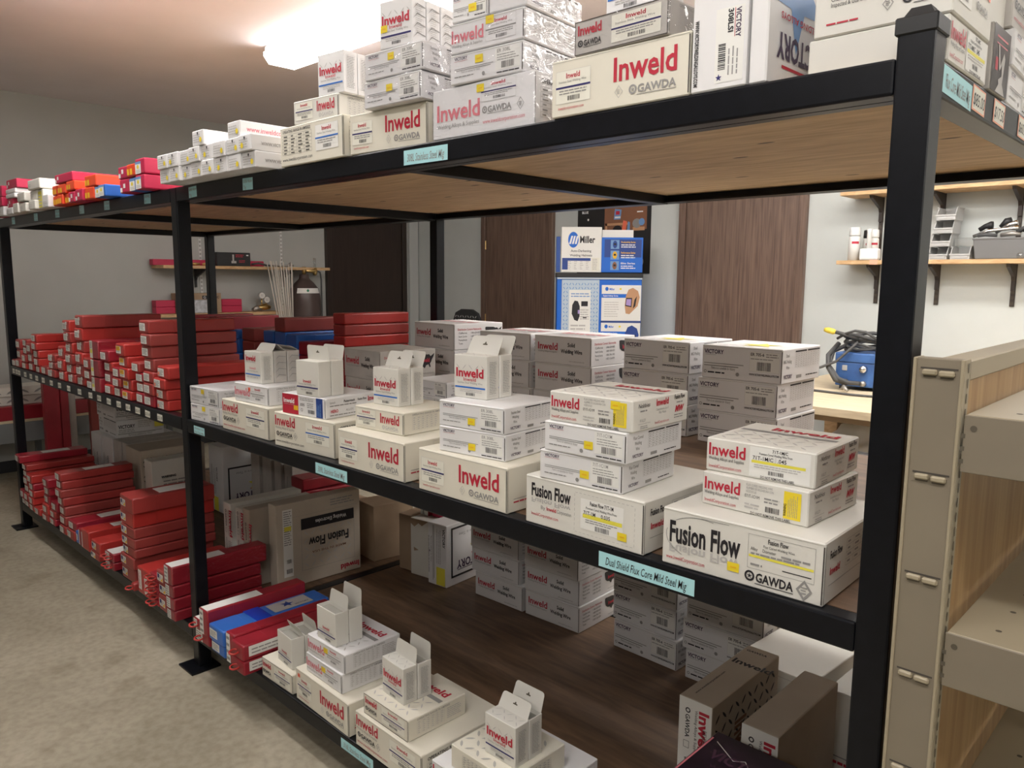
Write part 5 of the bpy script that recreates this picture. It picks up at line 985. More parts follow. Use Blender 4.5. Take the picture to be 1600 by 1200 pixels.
a = Art(); a.text('Inweld Corporation, Fusion Flow,', 0.02, 0.078, 0.0065, 'ink_black', 0.10); a.text('requirements of all federal, ASTM,', 0.02, 0.070, 0.0065, 'ink_black', 0.10); a.text('specifications.', 0.02, 0.062, 0.0065, 'ink_black', 0.045); a.text('Chemically Cleaned', 0.026, 0.050, 0.0065, 'ink_black', 0.055); a.text('Inspected & Guaranteed', 0.026, 0.042, 0.0065, 'ink_black', 0.06); a.table(0.115, 0.055, 0.19, 0.1, 5, 3, 'ink_lt'); a.para(0.02, 0.015, 0.07, 0.021, 1, 'ink_red'); a.diamond(0.11, 0.03, 0.008, 'ink_grey'); a.gawda(0.13, 0.026, 0.012, 0.065, 'ink_black'); ART['t6'] = a
a = Art(); a.text('Inweld', 0.095, 0.055, 0.026, 'ink_orange', 0.085, 0.03); a.gawda(0.11, 0.030, 0.010, 0.06, 'ink_grey'); a.rect(0.01, 0.02, 0.085, 0.09, 'paper', 1); a.rect(0.012, 0.052, 0.083, 0.060, 'hilite', 2); a.para(0.014, 0.062, 0.08, 0.085, 3); a.bars(0.035, 0.026, 0.03, 0.014); ART['t6s'] = a
z += 0.064+G; carton('big', -0.551, 1.246, z, 0, 'white box with printed bullet text behind the front post cap, top shelf', {'front': 't6', 'right': 't6s'}, mat='offwhite', dims=(0.198, 0.20, 0.105), native=True)
a = Art(); a.rect(0.001, 0.001, 0.108, 0.104, 'dark_print', 1); a.rect(0.02, 0.086, 0.09, 0.089, 'ink_pink', 2); a.rect(0.02, 0.076, 0.09, 0.078, 'ink_pink', 2)
a.poly([(0.030, 0.075), (0.038, 0.075), (0.050, 0.045), (0.070, 0.068), (0.078, 0.060), (0.070, 0.020), (0.050, 0.012), (0.042, 0.022), (0.062, 0.030), (0.060, 0.048), (0.046, 0.036)], 'ink_lt', 3); a.rect(0.02, 0.035, 0.035, 0.055, 'ink_red', 2); a.poly([(0.03, 0.002), (0.09, 0.002), (0.07, 0.02), (0.05, 0.018)], 'ink_lt', 2); ART['torch'] = a
carton('flat', -0.555, 1.476, ZT, 0, 'black box with a torch picture on the top shelf end above the price tags', {'right': 'torch'}, mat='greyed', dims=(0.20, 0.109, 0.105), name='torch_box', native=True)
for i in range(2): carton('flat', -0.558+0.004*i, 1.600, ZT+i*(F+G), 2, 'white flat box at the far end of the top shelf, %s of two' % ('lower', 'upper')[i], {'right': 'flatVF'}, dims=(0.20, 0.205, F))
carton('big', -0.56, 1.60, ZT+2*(F+G), 0, 'grey-shaded box on two white flat boxes at the far end of the top shelf', {'right': 'bigL'}, mat='greyed', dims=(0.20, 0.30, 0.105))
carton('big', -0.56, 1.462, ZT+0.106+G, 0, 'upper box over the torch-picture box, top shelf end', {}, mat='offwhite', dims=(0.19, 0.135, 0.105))

# top shelf, small white boxes at the middle post
def wlab(k):
    a = Art(); a.para(0.008, 0.008, 0.06, 0.036, 4, 'ink_lt', 0.35); a.rect(0.036, 0.030, 0.044, 0.040, 'ink_black', 2) if k else None; a.disc(0.060-0.035*(k == 2), 0.016, 0.008, 0.008, 'yellow', 10, 5); return a
WL = [wlab(k) for k in range(3)]
a = Art(); a.text('WWW.VICTORYWELDINGALLOYS.COM', 0.03, 0.016, 0.009, 'ink_grey', 0.2, 0.02); ART['wside'] = a
a = Art(); a.text('www.inweldcorporation.com', 0.02, 0.016, 0.014, 'ink_pink', 0.22, 0.01); ART['wside2'] = a
def wbox(i, x, z, label, side=None, y=1.115):
    o = obj('rod_carton', boxmesh(0.078, 0.36, 0.0455, 0.002, 'white')); place(o, x, y+random.uniform(-0.008, 0.008), z, random.uniform(-0.5, 0.5)); stick(WL[i % 3], 'front', o, 0.078, 0.36, 0.0455)
    if side: stick(ART[side], 'right', o, 0.078, 0.36, 0.0455)
    return tag(o, label, 'box', 'small white rod cartons on the top shelf')
for k in range(8):
    wbox(k, -2.754+0.0815*k, ZT, 'small white carton with yellow dot, %s from the left in the bottom row, top shelf' % ORD[k], 'wside' if k == 7 else None)
    wbox(k+1, -2.757+0.0815*k, ZT+0.046+G, 'small white carton with yellow dot, %s from the left in the second row, top shelf' % ORD[k], 'wside' if k == 7 else None)
wbox(1, -2.48, ZT+2*(0.046+G), 'small white carton alone on the left of the third row, top shelf'); wbox(0, -2.262, ZT+2*(0.046+G), 'small white carton with pink side lettering, right of the third row, top shelf', 'wside2')
# top shelf, left bay
TLB = [ # x, z above shelf, w, h, d, mat, label
 (-5.10, 0.0, 0.115, 0.06, 'crimson', 'crimson box lowest at the left end of the top shelf'), (-5.09, 0.061, 0.10, 0.05, 'kraft', 'small brown box over the lowest crimson box, left end of the top shelf'),
 (-4.965, 0.0, 0.10, 0.05, 'white', 'white box at the foot of the leftmost pile, top shelf'), (-4.965, 0.051, 0.10, 0.046, 'crimson', 'crimson box second up in the leftmost pile, top shelf'), (-4.97, 0.098, 0.10, 0.06, 'crimson', 'crimson box topping the leftmost pile, top shelf'),
 (-4.80, 0.0, 0.11, 0.035, 'white', 'white box under the small crimson box, top shelf'), (-4.80, 0.036, 0.105, 0.045, 'crimson', 'small crimson box low in the second pile, top shelf'), (-4.80, 0.082, 0.17, 0.022, 'white', 'thin white box with red print, lower of two, top shelf'), (-4.80, 0.105, 0.17, 0.024, 'white', 'thin white box with red print, upper of two, top shelf'), (-4.795, 0.130, 0.18, 0.046, 'crimson', 'long crimson box topping the second pile, top shelf'),
 (-4.66, 0.0, 0.09, 0.05, 'offwhite', 'bag-wrapped white box left of the tall white pile, lower one'), (-4.56, 0.0, 0.11, 0.045, 'offwhite', 'bag-wrapped white box left of the tall white pile, middle one'), (-4.58, 0.051, 0.13, 0.045, 'offwhite', 'bag-wrapped white box left of the tall white pile, upper one'),
 (-4.37, 0.0, 0.11, 0.045, 'offwhite', 'white box with orange dot at the foot of the tall white pile, top shelf'), (-4.37, 0.046, 0.11, 0.046, 'offwhite', 'white box in the middle of the tall white pile, top shelf'), (-4.37, 0.093, 0.19, 0.048, 'offwhite', 'wide white box topping the tall white pile, top shelf'),
 (-4.25, 0.0, 0.08, 0.09, 'paper_cream', 'pale yellow-labelled box right of the tall white pile, top shelf'), (-4.16, 0.0, 0.08, 0.06, 'white', 'white box with blue corner before the orange boxes, top shelf'),
 (-4.03, 0.0, 0.075, 0.045, 'orange_red', 'small orange-red box, lower of the first pair, top shelf'), (-4.03, 0.046, 0.075, 0.044, 'orange_red', 'small orange-red box, upper of the first pair, top shelf'),
 (-3.945, 0.0, 0.075, 0.045, 'orange_red', 'orange-red box with yellow label, second of the low row, top shelf'), (-3.86, 0.0, 0.075, 0.045, 'orange_red', 'orange-red box with white label, third of the low row, top shelf'), (-3.775, 0.0, 0.075, 0.045, 'crimson', 'crimson box with white label, fourth of the low row, top shelf'), (-3.69, 0.0, 0.09, 0.050, 'crimson', 'crimson box, fifth of the low row, top shelf'),
 (-3.93, 0.046, 0.10, 0.042, 'orange_red', 'orange-red box in the second row under the crimson one, top shelf'), (-3.80, 0.051, 0.11, 0.040, 'orange_red', 'orange-red box in the second row right of its twin, top shelf'), (-3.96, 0.0915, 0.24, 0.040, 'crimson', 'long crimson box on the orange-red boxes, top shelf'),
 (-3.585, 0.0, 0.10, 0.050, 'orange_red', 'orange-red box with two yellow labels, lower one, top shelf'), (-3.585, 0.051, 0.13, 0.046, 'orange_red', 'long orange-red box with yellow labels, upper one, top shelf'),
 (-3.465, 0.0, 0.062, 0.045, 'blue', 'blue box with white yellow-dotted end, left of two, top shelf'), (-3.395, 0.0, 0.068, 0.047, 'blue', 'blue box with white yellow-dotted end, right of two, top shelf'),
 (-3.20, 0.0, 0.10, 0.052, 'crimson', 'crimson box with white stickers, lower one left of the middle post, top shelf'), (-3.21, 0.053, 0.10, 0.046, 'crimson', 'crimson box with white stickers, upper one left of the middle post, top shelf'),
 (-3.105, 0.053, 0.085, 0.046, 'orange_red', 'orange-red box beside the crimson sticker box, top shelf'), (-3.095, 0.0, 0.075, 0.050, 'blue', 'blue and white box left of the middle post, lower row, top shelf'), (-3.012, 0.0, 0.082, 0.052, 'crimson', 'crimson box with blue and white end, lower one at the middle post, top shelf'), (-3.018, 0.0, 0.082, 0.052, 'crimson', ''), (-3.012, 0.0535, 0.085, 0.056, 'crimson', 'crimson box with blue and white end, upper one at the middle post, top shelf')]
def tll(k):
    a = Art()
    if k == 'blue': a.rect(0.002, 0.002, 0.055, 0.044, 'paper', 1); a.rect(0.002, 0.036, 0.055, 0.044, 'ink_sky', 2); a.disc(0.028, 0.026, 0.010, 0.007, 'yellow', 10, 3); a.para(0.01, 0.006, 0.05, 0.016, 2, 'ink_lt')
    elif k == 'orange_red': a.rect(0.004, 0.006, 0.026, 0.028, 'amber', 1); a.rect(0.034, 0.006, 0.056, 0.028, 'amber', 1)
    elif k == 'crimson': a.rect(0.006, 0.004, 0.026, 0.020, 'paper', 1); a.rect(0.036, 0.018, 0.056, 0.034, 'paper', 1)
    elif k in ('white', 'offwhite'): a.para(0.006, 0.006, 0.06, 0.03, 3, 'ink_lt', 0.35)
    else: a.rect(0.005, 0.006, 0.06, 0.08, 'hilite', 1); a.para(0.01, 0.01, 0.055, 0.07, 4, 'ink_lt')
    return a
TL = {k: tll(k) for k in ('blue', 'orange_red', 'crimson', 'white', 'offwhite', 'paper_cream', 'kraft')}
TL['bw'] = tll('blue')
for x, dz, w_, h_, m_, lb in TLB:
    if not lb: continue
    o = ebox(x, 1.135+random.uniform(-0.008, 0.008), ZT+dz, w_, 0.33, h_-0.0006, m_, lb, None, random.uniform(-1.0, 1.0), None, lid=False)
    p = stick(TL['bw'] if 'blue and white end' in lb else TL[m_], 'front', o, w_, 0.33, h_, 'end_label'); p.scale = (min(1, w_/0.062), min(1, h_/0.046), 1)

# ---------------------------------------------------------------- left wall: shelves on slotted standards
def standard(axis, pos, z0, z1, mat, slots=True):
    e = obj('wall_standard', boxmesh(0.012, 0.025, z1-z0, 0.002, mat) if axis == 'x' else boxmesh(0.025, 0.012, z1-z0, 0.002, mat), None, (XL+0.0005, pos-0.0125, z0) if axis == 'x' else (pos-0.0125, YB-0.0125, z0))
    a = Art(); n = int((z1-z0)/0.035)
    for k in range(n):
        for u in (0.006, 0.015): a.rect(u, 0.01+k*0.035, u+0.004, 0.028+k*0.035, 'ink_hole', 1)
    obj('slot', a.mesh(), e, (0.0126, 0, 0) if axis == 'x' else (0, -0.0006, 0), (R(90), 0, R(90)) if axis == 'x' else (R(90), 0, 0))
    return e
tag(standard('x', 3.045, 0.9, 2.2, 'standard_white'), 'white slotted wall standard nearest the middle post, left wall', 'standard')
tag(standard('x', 3.83, 0.9, 2.2, 'standard_white'), 'white slotted wall standard above the welding rods, left wall', 'standard')
def wall_shelf(axis, p0, p1, z, depth, label, br, bmat, mat='pine', th=0.026):
    e = empty('wall_shelf', (XL, p0, z) if axis == 'x' else (p0, YB, z)); tag(e, label, 'shelf')
    if axis == 'x': part('shelf_board', e, 0.014, 0, -th, 0.014+depth, p1-p0, 0, mat, 0.002)
    else: part('shelf_board', e, 0, -0.014-depth, -th, p1-p0, -0.014, 0, mat, 0.002)
    for b in br:
        pts = [(0.0135, -th-0.0005), (depth*0.85, -th-0.0005), (depth*0.8, -th-0.018), (0.045, -th-0.075), (0.030, -th-0.10), (0.030, -th-0.16), (0.0135, -th-0.16)]
        if axis == 'x': obj('bracket', prism(pts, 'y', b-p0-0.008, b-p0+0.008, bmat), e)
        else: obj('bracket', prism([(-u, v) for u, v in pts], 'x', b-p0-0.010, b-p0+0.010, bmat), e)
    return e
wall_shelf('x', 2.62, 4.20, 1.585, 0.25, 'upper wooden wall shelf on white standards, left wall', (2.99, 3.83), 'black_plastic')
wall_shelf('x', 2.58, 3.72, 1.180, 0.25, 'lower wooden wall shelf on white standards, left wall', (2.99,), 'black_plastic')
XS = XL+0.03
def tb(name, x0, y0, z0, dx, dy, dz, mat, label, cat, b=0.003):
    return tag(obj(name, boxmesh(dx, dy, dz, b, mat), None, (x0, y0, z0)), label, cat)
tb('electrode_box', XS, 2.60, 1.5855, 0.07, 1.00, 0.050, 'crimson', 'long red box lying along the upper left wall shelf', 'box')
o = tb('tool_case', XS+0.075, 3.09, 1.5855, 0.13, 0.31, 0.118, 'black_plastic', 'black printed tool box on the upper left wall shelf', 'box', 0.004)
a = Art(); a.rect(0.14, 0.03, 0.155, 0.1, 'ink_lt', 1); a.rect(0.13, 0.025, 0.175, 0.045, 'ink_lt', 1); a.para(0.17, 0.075, 0.25, 0.105, 2, 'ink_red'); a.rect(0.27, 0.09, 0.29, 0.1, 'ink_white', 1); a.para(0.20, 0.03, 0.26, 0.055, 2, 'ink_red'); stick(a, 'right', o, 0.13, 0.31, 0.118)
for i, (y, l) in enumerate(((2.84, 'brass fitting left of the black tool box'), (2.93, 'second brass fitting left of the black tool box'), (3.02, 'brass fitting touching the black tool box'))):
    o = obj('brass_fitting', tube_mesh([(0, -0.03, 0.014), (0, 0, 0.014), (0, 0.012, 0.014), (0, 0.035, 0.014)], [0.008, 0.013, 0.009, 0.011], 'brass', 8), None, (XS+0.14, y, 1.5855)); tag(o, l + ', upper left wall shelf', 'fitting', 'brass fittings')
o = obj('rubber_hose', tube_mesh([(0, 0, 0.02), (0.02, 0.06, 0.03), (0.02, 0.14, 0.012), (0.0, 0.20, 0.010), (-0.02, 0.3, 0.01)], 0.009, 'rubber'), None, (XS+0.14, 3.44, 1.5855)); tag(o, 'dark hose coming off the tool box on the upper left wall shelf', 'hose')
o = tag(obj('welding_torch', tube_mesh([(0, 0, 0.012), (0, 0.10, 0.012), (0, 0.13, 0.03), (0.0, 0.16, 0.012)], [0.008, 0.011, 0.016, 0.007], 'dull_metal'), None, (XS+0.14, 3.70, 1.5855)), 'metal torch handle behind the welding rods on the upper left wall shelf', 'torch')
# lower shelf contents
for i in range(2): tb('electrode_box', XS, 2.60, 1.1805+0.056*i, 0.09, 0.16, 0.055, 'crimson', 'red box at the left end of the lower wall shelf, %s one' % ('lower', 'upper')[i], 'box')
o = tb('carton', XS, 2.765, 1.1805, 0.16, 0.37, 0.17, 'kraft', 'brown carton on the lower left wall shelf', 'carton', 0.003); a = Art(); a.rect(0.2, 0.12, 0.26, 0.15, 'ink_black', 1); a.text('G', 0.21, 0.125, 0.02, 'ink_white', 0.02); a.text('C', 0.33, 0.125, 0.02, 'ink_black', 0.02, 0.03); stick(a, 'right', o, 0.16, 0.37, 0.17)
tb('film_packet', XL+0.20, 2.87, 1.1805, 0.03, 0.13, 0.115, 'silver_film', 'shiny silver packet in front of the brown carton, lower left wall shelf', 'packet', 0.006)
for i in range(2): tb('electrode_box', XS, 3.155, 1.1805+0.058*i, 0.12, 0.19, 0.057, 'crimson', 'red box right of the brown carton on the lower wall shelf, %s one' % ('lower', 'upper')[i], 'box')
reg = empty('gas_regulator', (XS+0.12, 3.55, 1.1805)); tag(reg, 'brass gas regulator with two white gauges on the lower left wall shelf', 'regulator')
obj('body', tube_mesh([(0, -0.09, 0.03), (0, -0.03, 0.035), (0, 0.02, 0.04), (0, 0.07, 0.035)], [0.012, 0.02, 0.032, 0.016], 'brass', 12), reg)
obj('valve', tube_mesh([(0.0, -0.10, 0.012), (0.0, -0.06, 0.03), (0, -0.02, 0.012)], [0.02, 0.028, 0.018], 'dull_metal', 10), reg)
for dy, dz in ((-0.012, 0.145), (0.035, 0.105)):
    g = obj('gauge', tube_mesh([(-0.015, 0, 0), (0.014, 0, 0)], 0.032, 'chrome', 18, smooth=False), reg, (0.0, dy, dz)); a = Art(); a.disc(0, 0, 0.028, 0.028, 'paper', 18, 1); a.para(-0.015, -0.012, 0.015, 0.012, 3, 'ink_lt'); obj('dial', a.mesh(), g, (0.0145, 0, 0), (R(90), 0, R(90)))
    obj('stem', tube_mesh([(0, dy, 0.04), (0, dy, dz-0.025)], 0.006, 'brass'), reg)
# bundle of filler rods, each a rod of its own
rng = random.Random(5)
for i in range(24):
    u, v = (i % 8)-3.5, (i//8)-1
    o = obj('filler_rod', tube_mesh([(0, 0, 0), (0.012*v, 0.020*u-0.07+rng.uniform(-0.008, 0.008), 0.84+rng.uniform(-0.04, 0.03))], 0.0034, 'rod_metal', 5), None, (-6.44+0.02*v, 3.70+0.011*u, 0.77)); tag(o, 'thin metal filler rod in the upright bundle left of the gas cylinder', 'rod', 'filler rods standing in a bundle')
rodcan = obj('rod_holder', lathe([(0.075, 0.0), (0.08, 0.02), (0.085, 0.76), (0.07, 0.75)], 'bench_grey', 16), None, (-6.44, 3.71, 0)); tag(rodcan, 'grey tube holding the filler rods by the left wall', 'holder')
# gas cylinder
cyl = empty('gas_cylinder', (-6.53, 3.93, 0)); tag(cyl, 'brown high-pressure gas cylinder with brass flowmeter by the dark door', 'gas cylinder')
obj('body', lathe([(0.14, 0.0), (0.148, 0.02), (0.148, 1.27), (0.144, 1.33), (0.128, 1.39), (0.09, 1.44), (0.052, 1.475), (0.045, 1.49), (0.045, 1.515), (0.036, 1.52)], 'cylinder_brown', 28), cyl)
obj('valve', tube_mesh([(0, 0, 1.515), (0, 0, 1.545), (0, 0, 1.56), (0, 0, 1.59)], [0.018, 0.018, 0.026, 0.020], 'brass', 10), cyl)
obj('outlet', tube_mesh([(0, 0, 1.553), (0.01, 0.05, 1.553), (0.012, 0.10, 1.553), (0.012, 0.13, 1.553)], [0.013, 0.016, 0.024, 0.016], 'brass', 10), cyl)
obj('flowmeter', tube_mesh([(0.012, 0.11, 1.51), (0.012, 0.11, 1.53), (0.012, 0.11, 1.58)], [0.014, 0.022, 0.018], 'brass', 10), cyl); obj('flow_tube', tube_mesh([(0.012, 0.11, 1.58), (0.012, 0.11, 1.665)], 0.013, 'clear', 10), cyl); obj('tube_cap', tube_mesh([(0.012, 0.11, 1.664), (0.012, 0.11, 1.672)], 0.014, 'dull_metal', 10), cyl)
obj('hose', tube_mesh([(0.012, 0.13, 1.553), (0.014, 0.165, 1.54), (0.016, 0.175, 1.47), (0.02, 0.172, 1.3), (0.03, 0.165, 1.0), (0.05, 0.18, 0.6)], 0.008, 'rubber'), cyl)
bm = bmesh.new(); n = 10
for k in range(n):
    a0, a1 = R(-60+k*10), R(-50+k*10)
    def P(aa, z, r): return (r*math.cos(aa), r*math.sin(aa), z)
    bm.faces.new([bm.verts.new(P(a0, 1.345, 0.1435)), bm.verts.new(P(a1, 1.345, 0.1435)), bm.verts.new(P(a1, 1.392, 0.1295)), bm.verts.new(P(a0, 1.392, 0.1295))])
obj('shoulder_label', fin(bm, 'lab', 'paper'), cyl); bm = bmesh.new(); cz, ca = 1.369, R(-18)
bm.faces.new([bm.verts.new((0.1395*math.cos(ca+u*0.16), 0.1395*math.sin(ca+u*0.16), cz+v*0.018)) for u, v in ((0, -1), (0.6, 0), (0, 1), (-0.6, 0))]); obj('hazard_diamond', fin(bm, 'dia', 'green_tag'), cyl)
# ---------------------------------------------------------------- bench behind the left end of the rack
ben = empty('steel_bench', (-6.70, 0.6, 0)); tag(ben, 'low grey steel bench with plywood top at the far left wall', 'bench'); BY = 2.55
part('top', ben, 0, 0, 0.445, 0.36, BY, 0.465, 'bench_ply', 0.002); part('front_beam', ben, 0.325, 0.0, 0.30, 0.36, BY, 0.445, 'bench_grey', 0.003)
for y in (0.05, 1.05, 2.05, 2.50): part('leg', ben, 0.32, y, 0, 0.355, y+0.04, 0.30, 'bench_grey', 0.002); part('leg', ben, 0.0, y, 0, 0.035, y+0.04, 0.445, 'bench_grey', 0.002)
for i in range(3): tb('rod_box', -6.68+0.115*i, 0.75+0.1*i, 0.4655, 0.11, 2.2, 0.10, 'red_c', 'long red box lying along the grey bench, %s of three from the wall' % ORD[i], 'box')
a = Art(); a.plate(0.02, 0.01, 1.55, 0.085, 0.075, 'ink_grey', th=0.22); ART['plL'] = a
for i in range(2):
    o = tb('rod_carton', -6.62+0.02*i, 0.95, 0.566+0.067*i, 0.22, 1.95, 0.066, 'offwhite', 'long white carton with tread-plate print on the red boxes, %s one' % ('lower', 'upper')[i], 'box'); p = stick(ART['plL'], 'right', o, 0.22, 1.9, 0.066); p.scale = (1.15, 0.7, 1)
def leaner(x, y, w_, d_, h_, mat, label, tilt=0.0):
    o = obj('rod_box', boxmesh(w_, d_, h_, 0.004, mat)); o.location = (x, y, 0.0); o.rotation_euler = (0, 0, R(tilt)); return tag(o, label, 'box')
leaner(-6.18, 1.585, 0.06, 0.10, 1.02, 'red_c', 'tall dark red box standing upright behind the left post, wider one'); leaner(-6.18, 1.69, 0.05, 0.055, 0.72, 'red_c', 'shorter dark red box beside the tall one behind the left post')
leaner(-6.10, 1.86, 0.05, 0.055, 1.0, 'red_d', 'tall slim red box standing upright further from the left post'); leaner(-6.19, 1.748, 0.03, 0.05, 1.0, 'greyed', 'tall pale strip of cardboard between the upright red boxes')

# ---------------------------------------------------------------- back wall: poster, display stand, chair
po = obj('poster', boxmesh(0.78, 0.004, 0.56, 0, 'black_plastic'), None, (-4.50, YB-0.006, 1.545)); tag(po, 'dark workshop poster on the back wall behind the display', 'poster')
a = Art(); a.rect(0.30, 0.37, 0.74, 0.56, 'ink_brown', 1); a.rect(0.31, 0.41, 0.56, 0.43, 'ink_skin', 2); a.rect(0.60, 0.36, 0.72, 0.39, 'ink_skin', 2); a.rect(0.31, 0.30, 0.33, 0.43, 'ink_skin', 2); a.poly([(0.40, 0.46), (0.47, 0.46), (0.48, 0.54), (0.41, 0.55)], 'ink_sky', 3); a.rect(0.42, 0.50, 0.46, 0.53, 'ink_red', 4); a.rect(0.41, 0.47, 0.47, 0.485, 'ink_white', 4); a.disc(0.44, 0.37, 0.05, 0.04, 'ink_black', 12, 4); a.poly([(0.48, 0.32), (0.52, 0.32), (0.54, 0.44), (0.50, 0.45)], 'ink_orange', 3); a.poly([(0.54, 0.34), (0.57, 0.34), (0.57, 0.43), (0.55, 0.44)], 'ink_sky', 3)
a.disc(0.64, 0.42, 0.045, 0.04, 'ink_grey', 12, 3); a.disc(0.69, 0.43, 0.03, 0.03, 'ink_sky', 12, 4); a.rect(0.64, 0.51, 0.70, 0.52, 'ink_white', 3); a.poly([(0.16, 0.33), (0.24, 0.38), (0.23, 0.40), (0.15, 0.35)], 'ink_lt', 2); a.disc(0.12, 0.47, 0.010, 0.01, 'ink_white', 8, 2); a.disc(0.70, 0.10, 0.02, 0.03, 'ink_grey', 8, 2); a.text('BLUE', 0.05, 0.525, 0.02, 'ink_white', 0.07, 0.04)
stick(a, 'front', po, 0.78, 0.004, 0.56)
ds = empty('display_stand', (-4.075, 4.73, 0), R(43)); ds.scale = (0.752, 0.70, 1.0); tag(ds, 'blue and white welding helmet display stand before the back wall', 'display stand')
part('cabinet', ds, 0, 0.02, 0, 0.90, 0.35, 1.51, 'ink_miller', 0.004); part('ledge', ds, -0.01, 0.0, 1.51, 0.91, 0.36, 1.545, 'black_plastic', 0.003)
hd = part('header_card', ds, 0.04, 0.02, 1.55, 0.465, 0.028, 1.905, 'paper', 0.003); a = Art()
a.disc(0.125, 0.255, 0.055, 0.062, 'ink_miller', 24, 2)
for k in range(3): a.poly([(0.080+k*0.030, 0.222), (0.100+k*0.030, 0.222), (0.122+k*0.028, 0.285), (0.104+k*0.028, 0.285)], 'ink_white', 4)
a.text('Miller', 0.195, 0.232, 0.052, 'ink_black', 0.16, 0.03); a.text('Auto-Darkening', 0.10, 0.160, 0.018, 'ink_black', 0.215, 0.01); a.text('Welding Helmets', 0.09, 0.125, 0.018, 'ink_black', 0.235, 0.01); a.rect(0.01, 0.09, 0.31, 0.112, 'ink_dblue', 2); a.table(0.06, 0.02, 0.31, 0.09, 5, 4, 'ink_lt'); a.rect(0.01, 0.02, 0.07, 0.09, 'ink_dblue', 3); a.rect(0.32, 0.01, 0.405, 0.115, 'paper_cream', 2); a.para(0.33, 0.02, 0.39, 0.11, 7, 'ink_lt'); stick(a, 'front', hd, 0.425, 0.008, 0.355)
hw = part('header_card', ds, 0.47, 0.045, 1.55, 0.80, 0.052, 1.885, 'paper', 0.003)
h2 = part('header_card', ds, 0.465, 0.015, 1.55, 0.90, 0.024, 1.825, 'ink_miller', 0.003); a = Art(); a.rect(0.03, 0.12, 0.42, 0.26, 'ink_dblue', 1)
for k, (c, t) in enumerate((('ink_dblue', 'Productivity Series'), ('amber', 'Performance Series'), ('ink_brown', 'Elite Series'))):
    yy = 0.185-k*0.083; a.rect(0.095, yy, 0.185, yy+0.07, 'ink_sky', 2); a.disc(0.14, yy+0.035, 0.024, 0.030, c, 12, 4); a.rect(0.128, yy+0.030, 0.152, yy+0.045, 'ink_black', 5); a.text(t, 0.205, yy+0.047, 0.014, 'amber' if k < 2 else 'ink_white', 0.15, 0.02); a.para(0.205, yy+0.008, 0.36, yy+0.040, 2, 'ink_white', 0.45)
stick(a, 'front', h2, 0.435, 0.009, 0.275); sd = part('side_panel', ds, -0.012, 0.03, 1.55, 0.030, 0.12, 1.83, 'ink_navybox', 0.002)
pn = part('poster_panel', ds, 0.05, 0.012, 0.95, 0.45, 0.02, 1.49, 'ink_pat', 0.003); a = Art(); a.plate(0.01, 0.01, 0.39, 0.53, 0.032, 'ink_sky', th=0.22); a.rect(0.08, 0.06, 0.31, 0.46, 'paper', 4); a.para(0.10, 0.40, 0.30, 0.44, 2, 'ink_sky', l=5); a.poly([(0.11, 0.27), (0.115, 0.34), (0.14, 0.375), (0.175, 0.37), (0.195, 0.33), (0.195, 0.25), (0.175, 0.21), (0.14, 0.22)], 'ink_black', 5); a.rect(0.175, 0.27, 0.195, 0.30, 'ink_purple', 6); a.rect(0.21, 0.33, 0.28, 0.37, 'ink_black', 5); a.para(0.20, 0.22, 0.30, 0.31, 5, 'ink_lt', l=5); a.rect(0.23, 0.235, 0.27, 0.245, 'ink_black', 5); a.para(0.10, 0.08, 0.30, 0.19, 4, 'ink_lt', l=5); stick(a, 'front', pn, 0.40, 0.008, 0.54)
def helmet_front(c, yoff):
    a = Art(); a.disc(0.055, 0.255, 0.018, 0.016, 'ink_miller', 14, 2); a.text('Miller', 0.082, 0.245, 0.017, 'ink_miller', 0.055, 0.02); a.disc(0.20, 0.255, 0.012, 0.008, 'yellow', 10, 2); a.rect(0.0, 0.185, 0.30, 0.215, 'ink_miller', 1); a.text('Digital Infinity Series', 0.015, 0.195, 0.012, 'ink_white', 0.16, 0.02); a.para(0.03, 0.03, 0.19, 0.16, 7, 'ink_lt', 0.25)
    a.poly([(0.26, 0.06), (0.30, 0.055), (0.385, 0.12), (0.405, 0.19), (0.385, 0.24), (0.33, 0.265), (0.285, 0.25), (0.258, 0.20), (0.248, 0.12)], c, 4); a.poly([(0.253, 0.12), (0.262, 0.185), (0.325, 0.185), (0.32, 0.11)], 'ink_black', 5); a.poly([(0.260, 0.128), (0.267, 0.175), (0.315, 0.175), (0.312, 0.12)], 'ink_purple', 6); a.poly([(0.335, 0.10), (0.36, 0.12), (0.375, 0.20), (0.35, 0.17)], 'ink_black', 5); return a
for k, (zz, c) in enumerate(((1.165, 'ink_skin'), (0.865, 'ink_dblue'))):
    hb = part('helmet_box', ds, 0.475, 0.008, zz, 0.895, 0.30, zz+0.285, 'paper', 0.003); stick(helmet_front(c, 0), 'front', hb, 0.42, 0.29, 0.285)
part('shelf_edge', ds, 0.47, 0.004, 1.152, 0.90, 0.02, 1.163, 'ink_dblue'); part('shelf_edge', ds, 0.0, 0.004, 1.495, 0.90, 0.02, 1.508, 'ink_pat')
ch = empty('office_chair', (-4.68, 4.30, 0)); tag(ch, 'black mesh-backed office chair showing behind the solid-wire boxes', 'chair')
pts = [(-0.17, 0.70), (-0.165, 1.14), (-0.13, 1.215), (-0.06, 1.245), (0.06, 1.245), (0.13, 1.215), (0.165, 1.14), (0.17, 0.70)]
obj('backrest', prism(pts, 'y', 0, 0.025, 'black_plastic'), ch); a = Art(); a.plate(-0.14, 0.9, 0.14, 1.20, 0.03, 'ink_grey', th=0.3); obj('mesh_weave', a.mesh(), ch, (0, -0.0006, 0), (R(90), 0, 0))['kind'] = 'stuff'
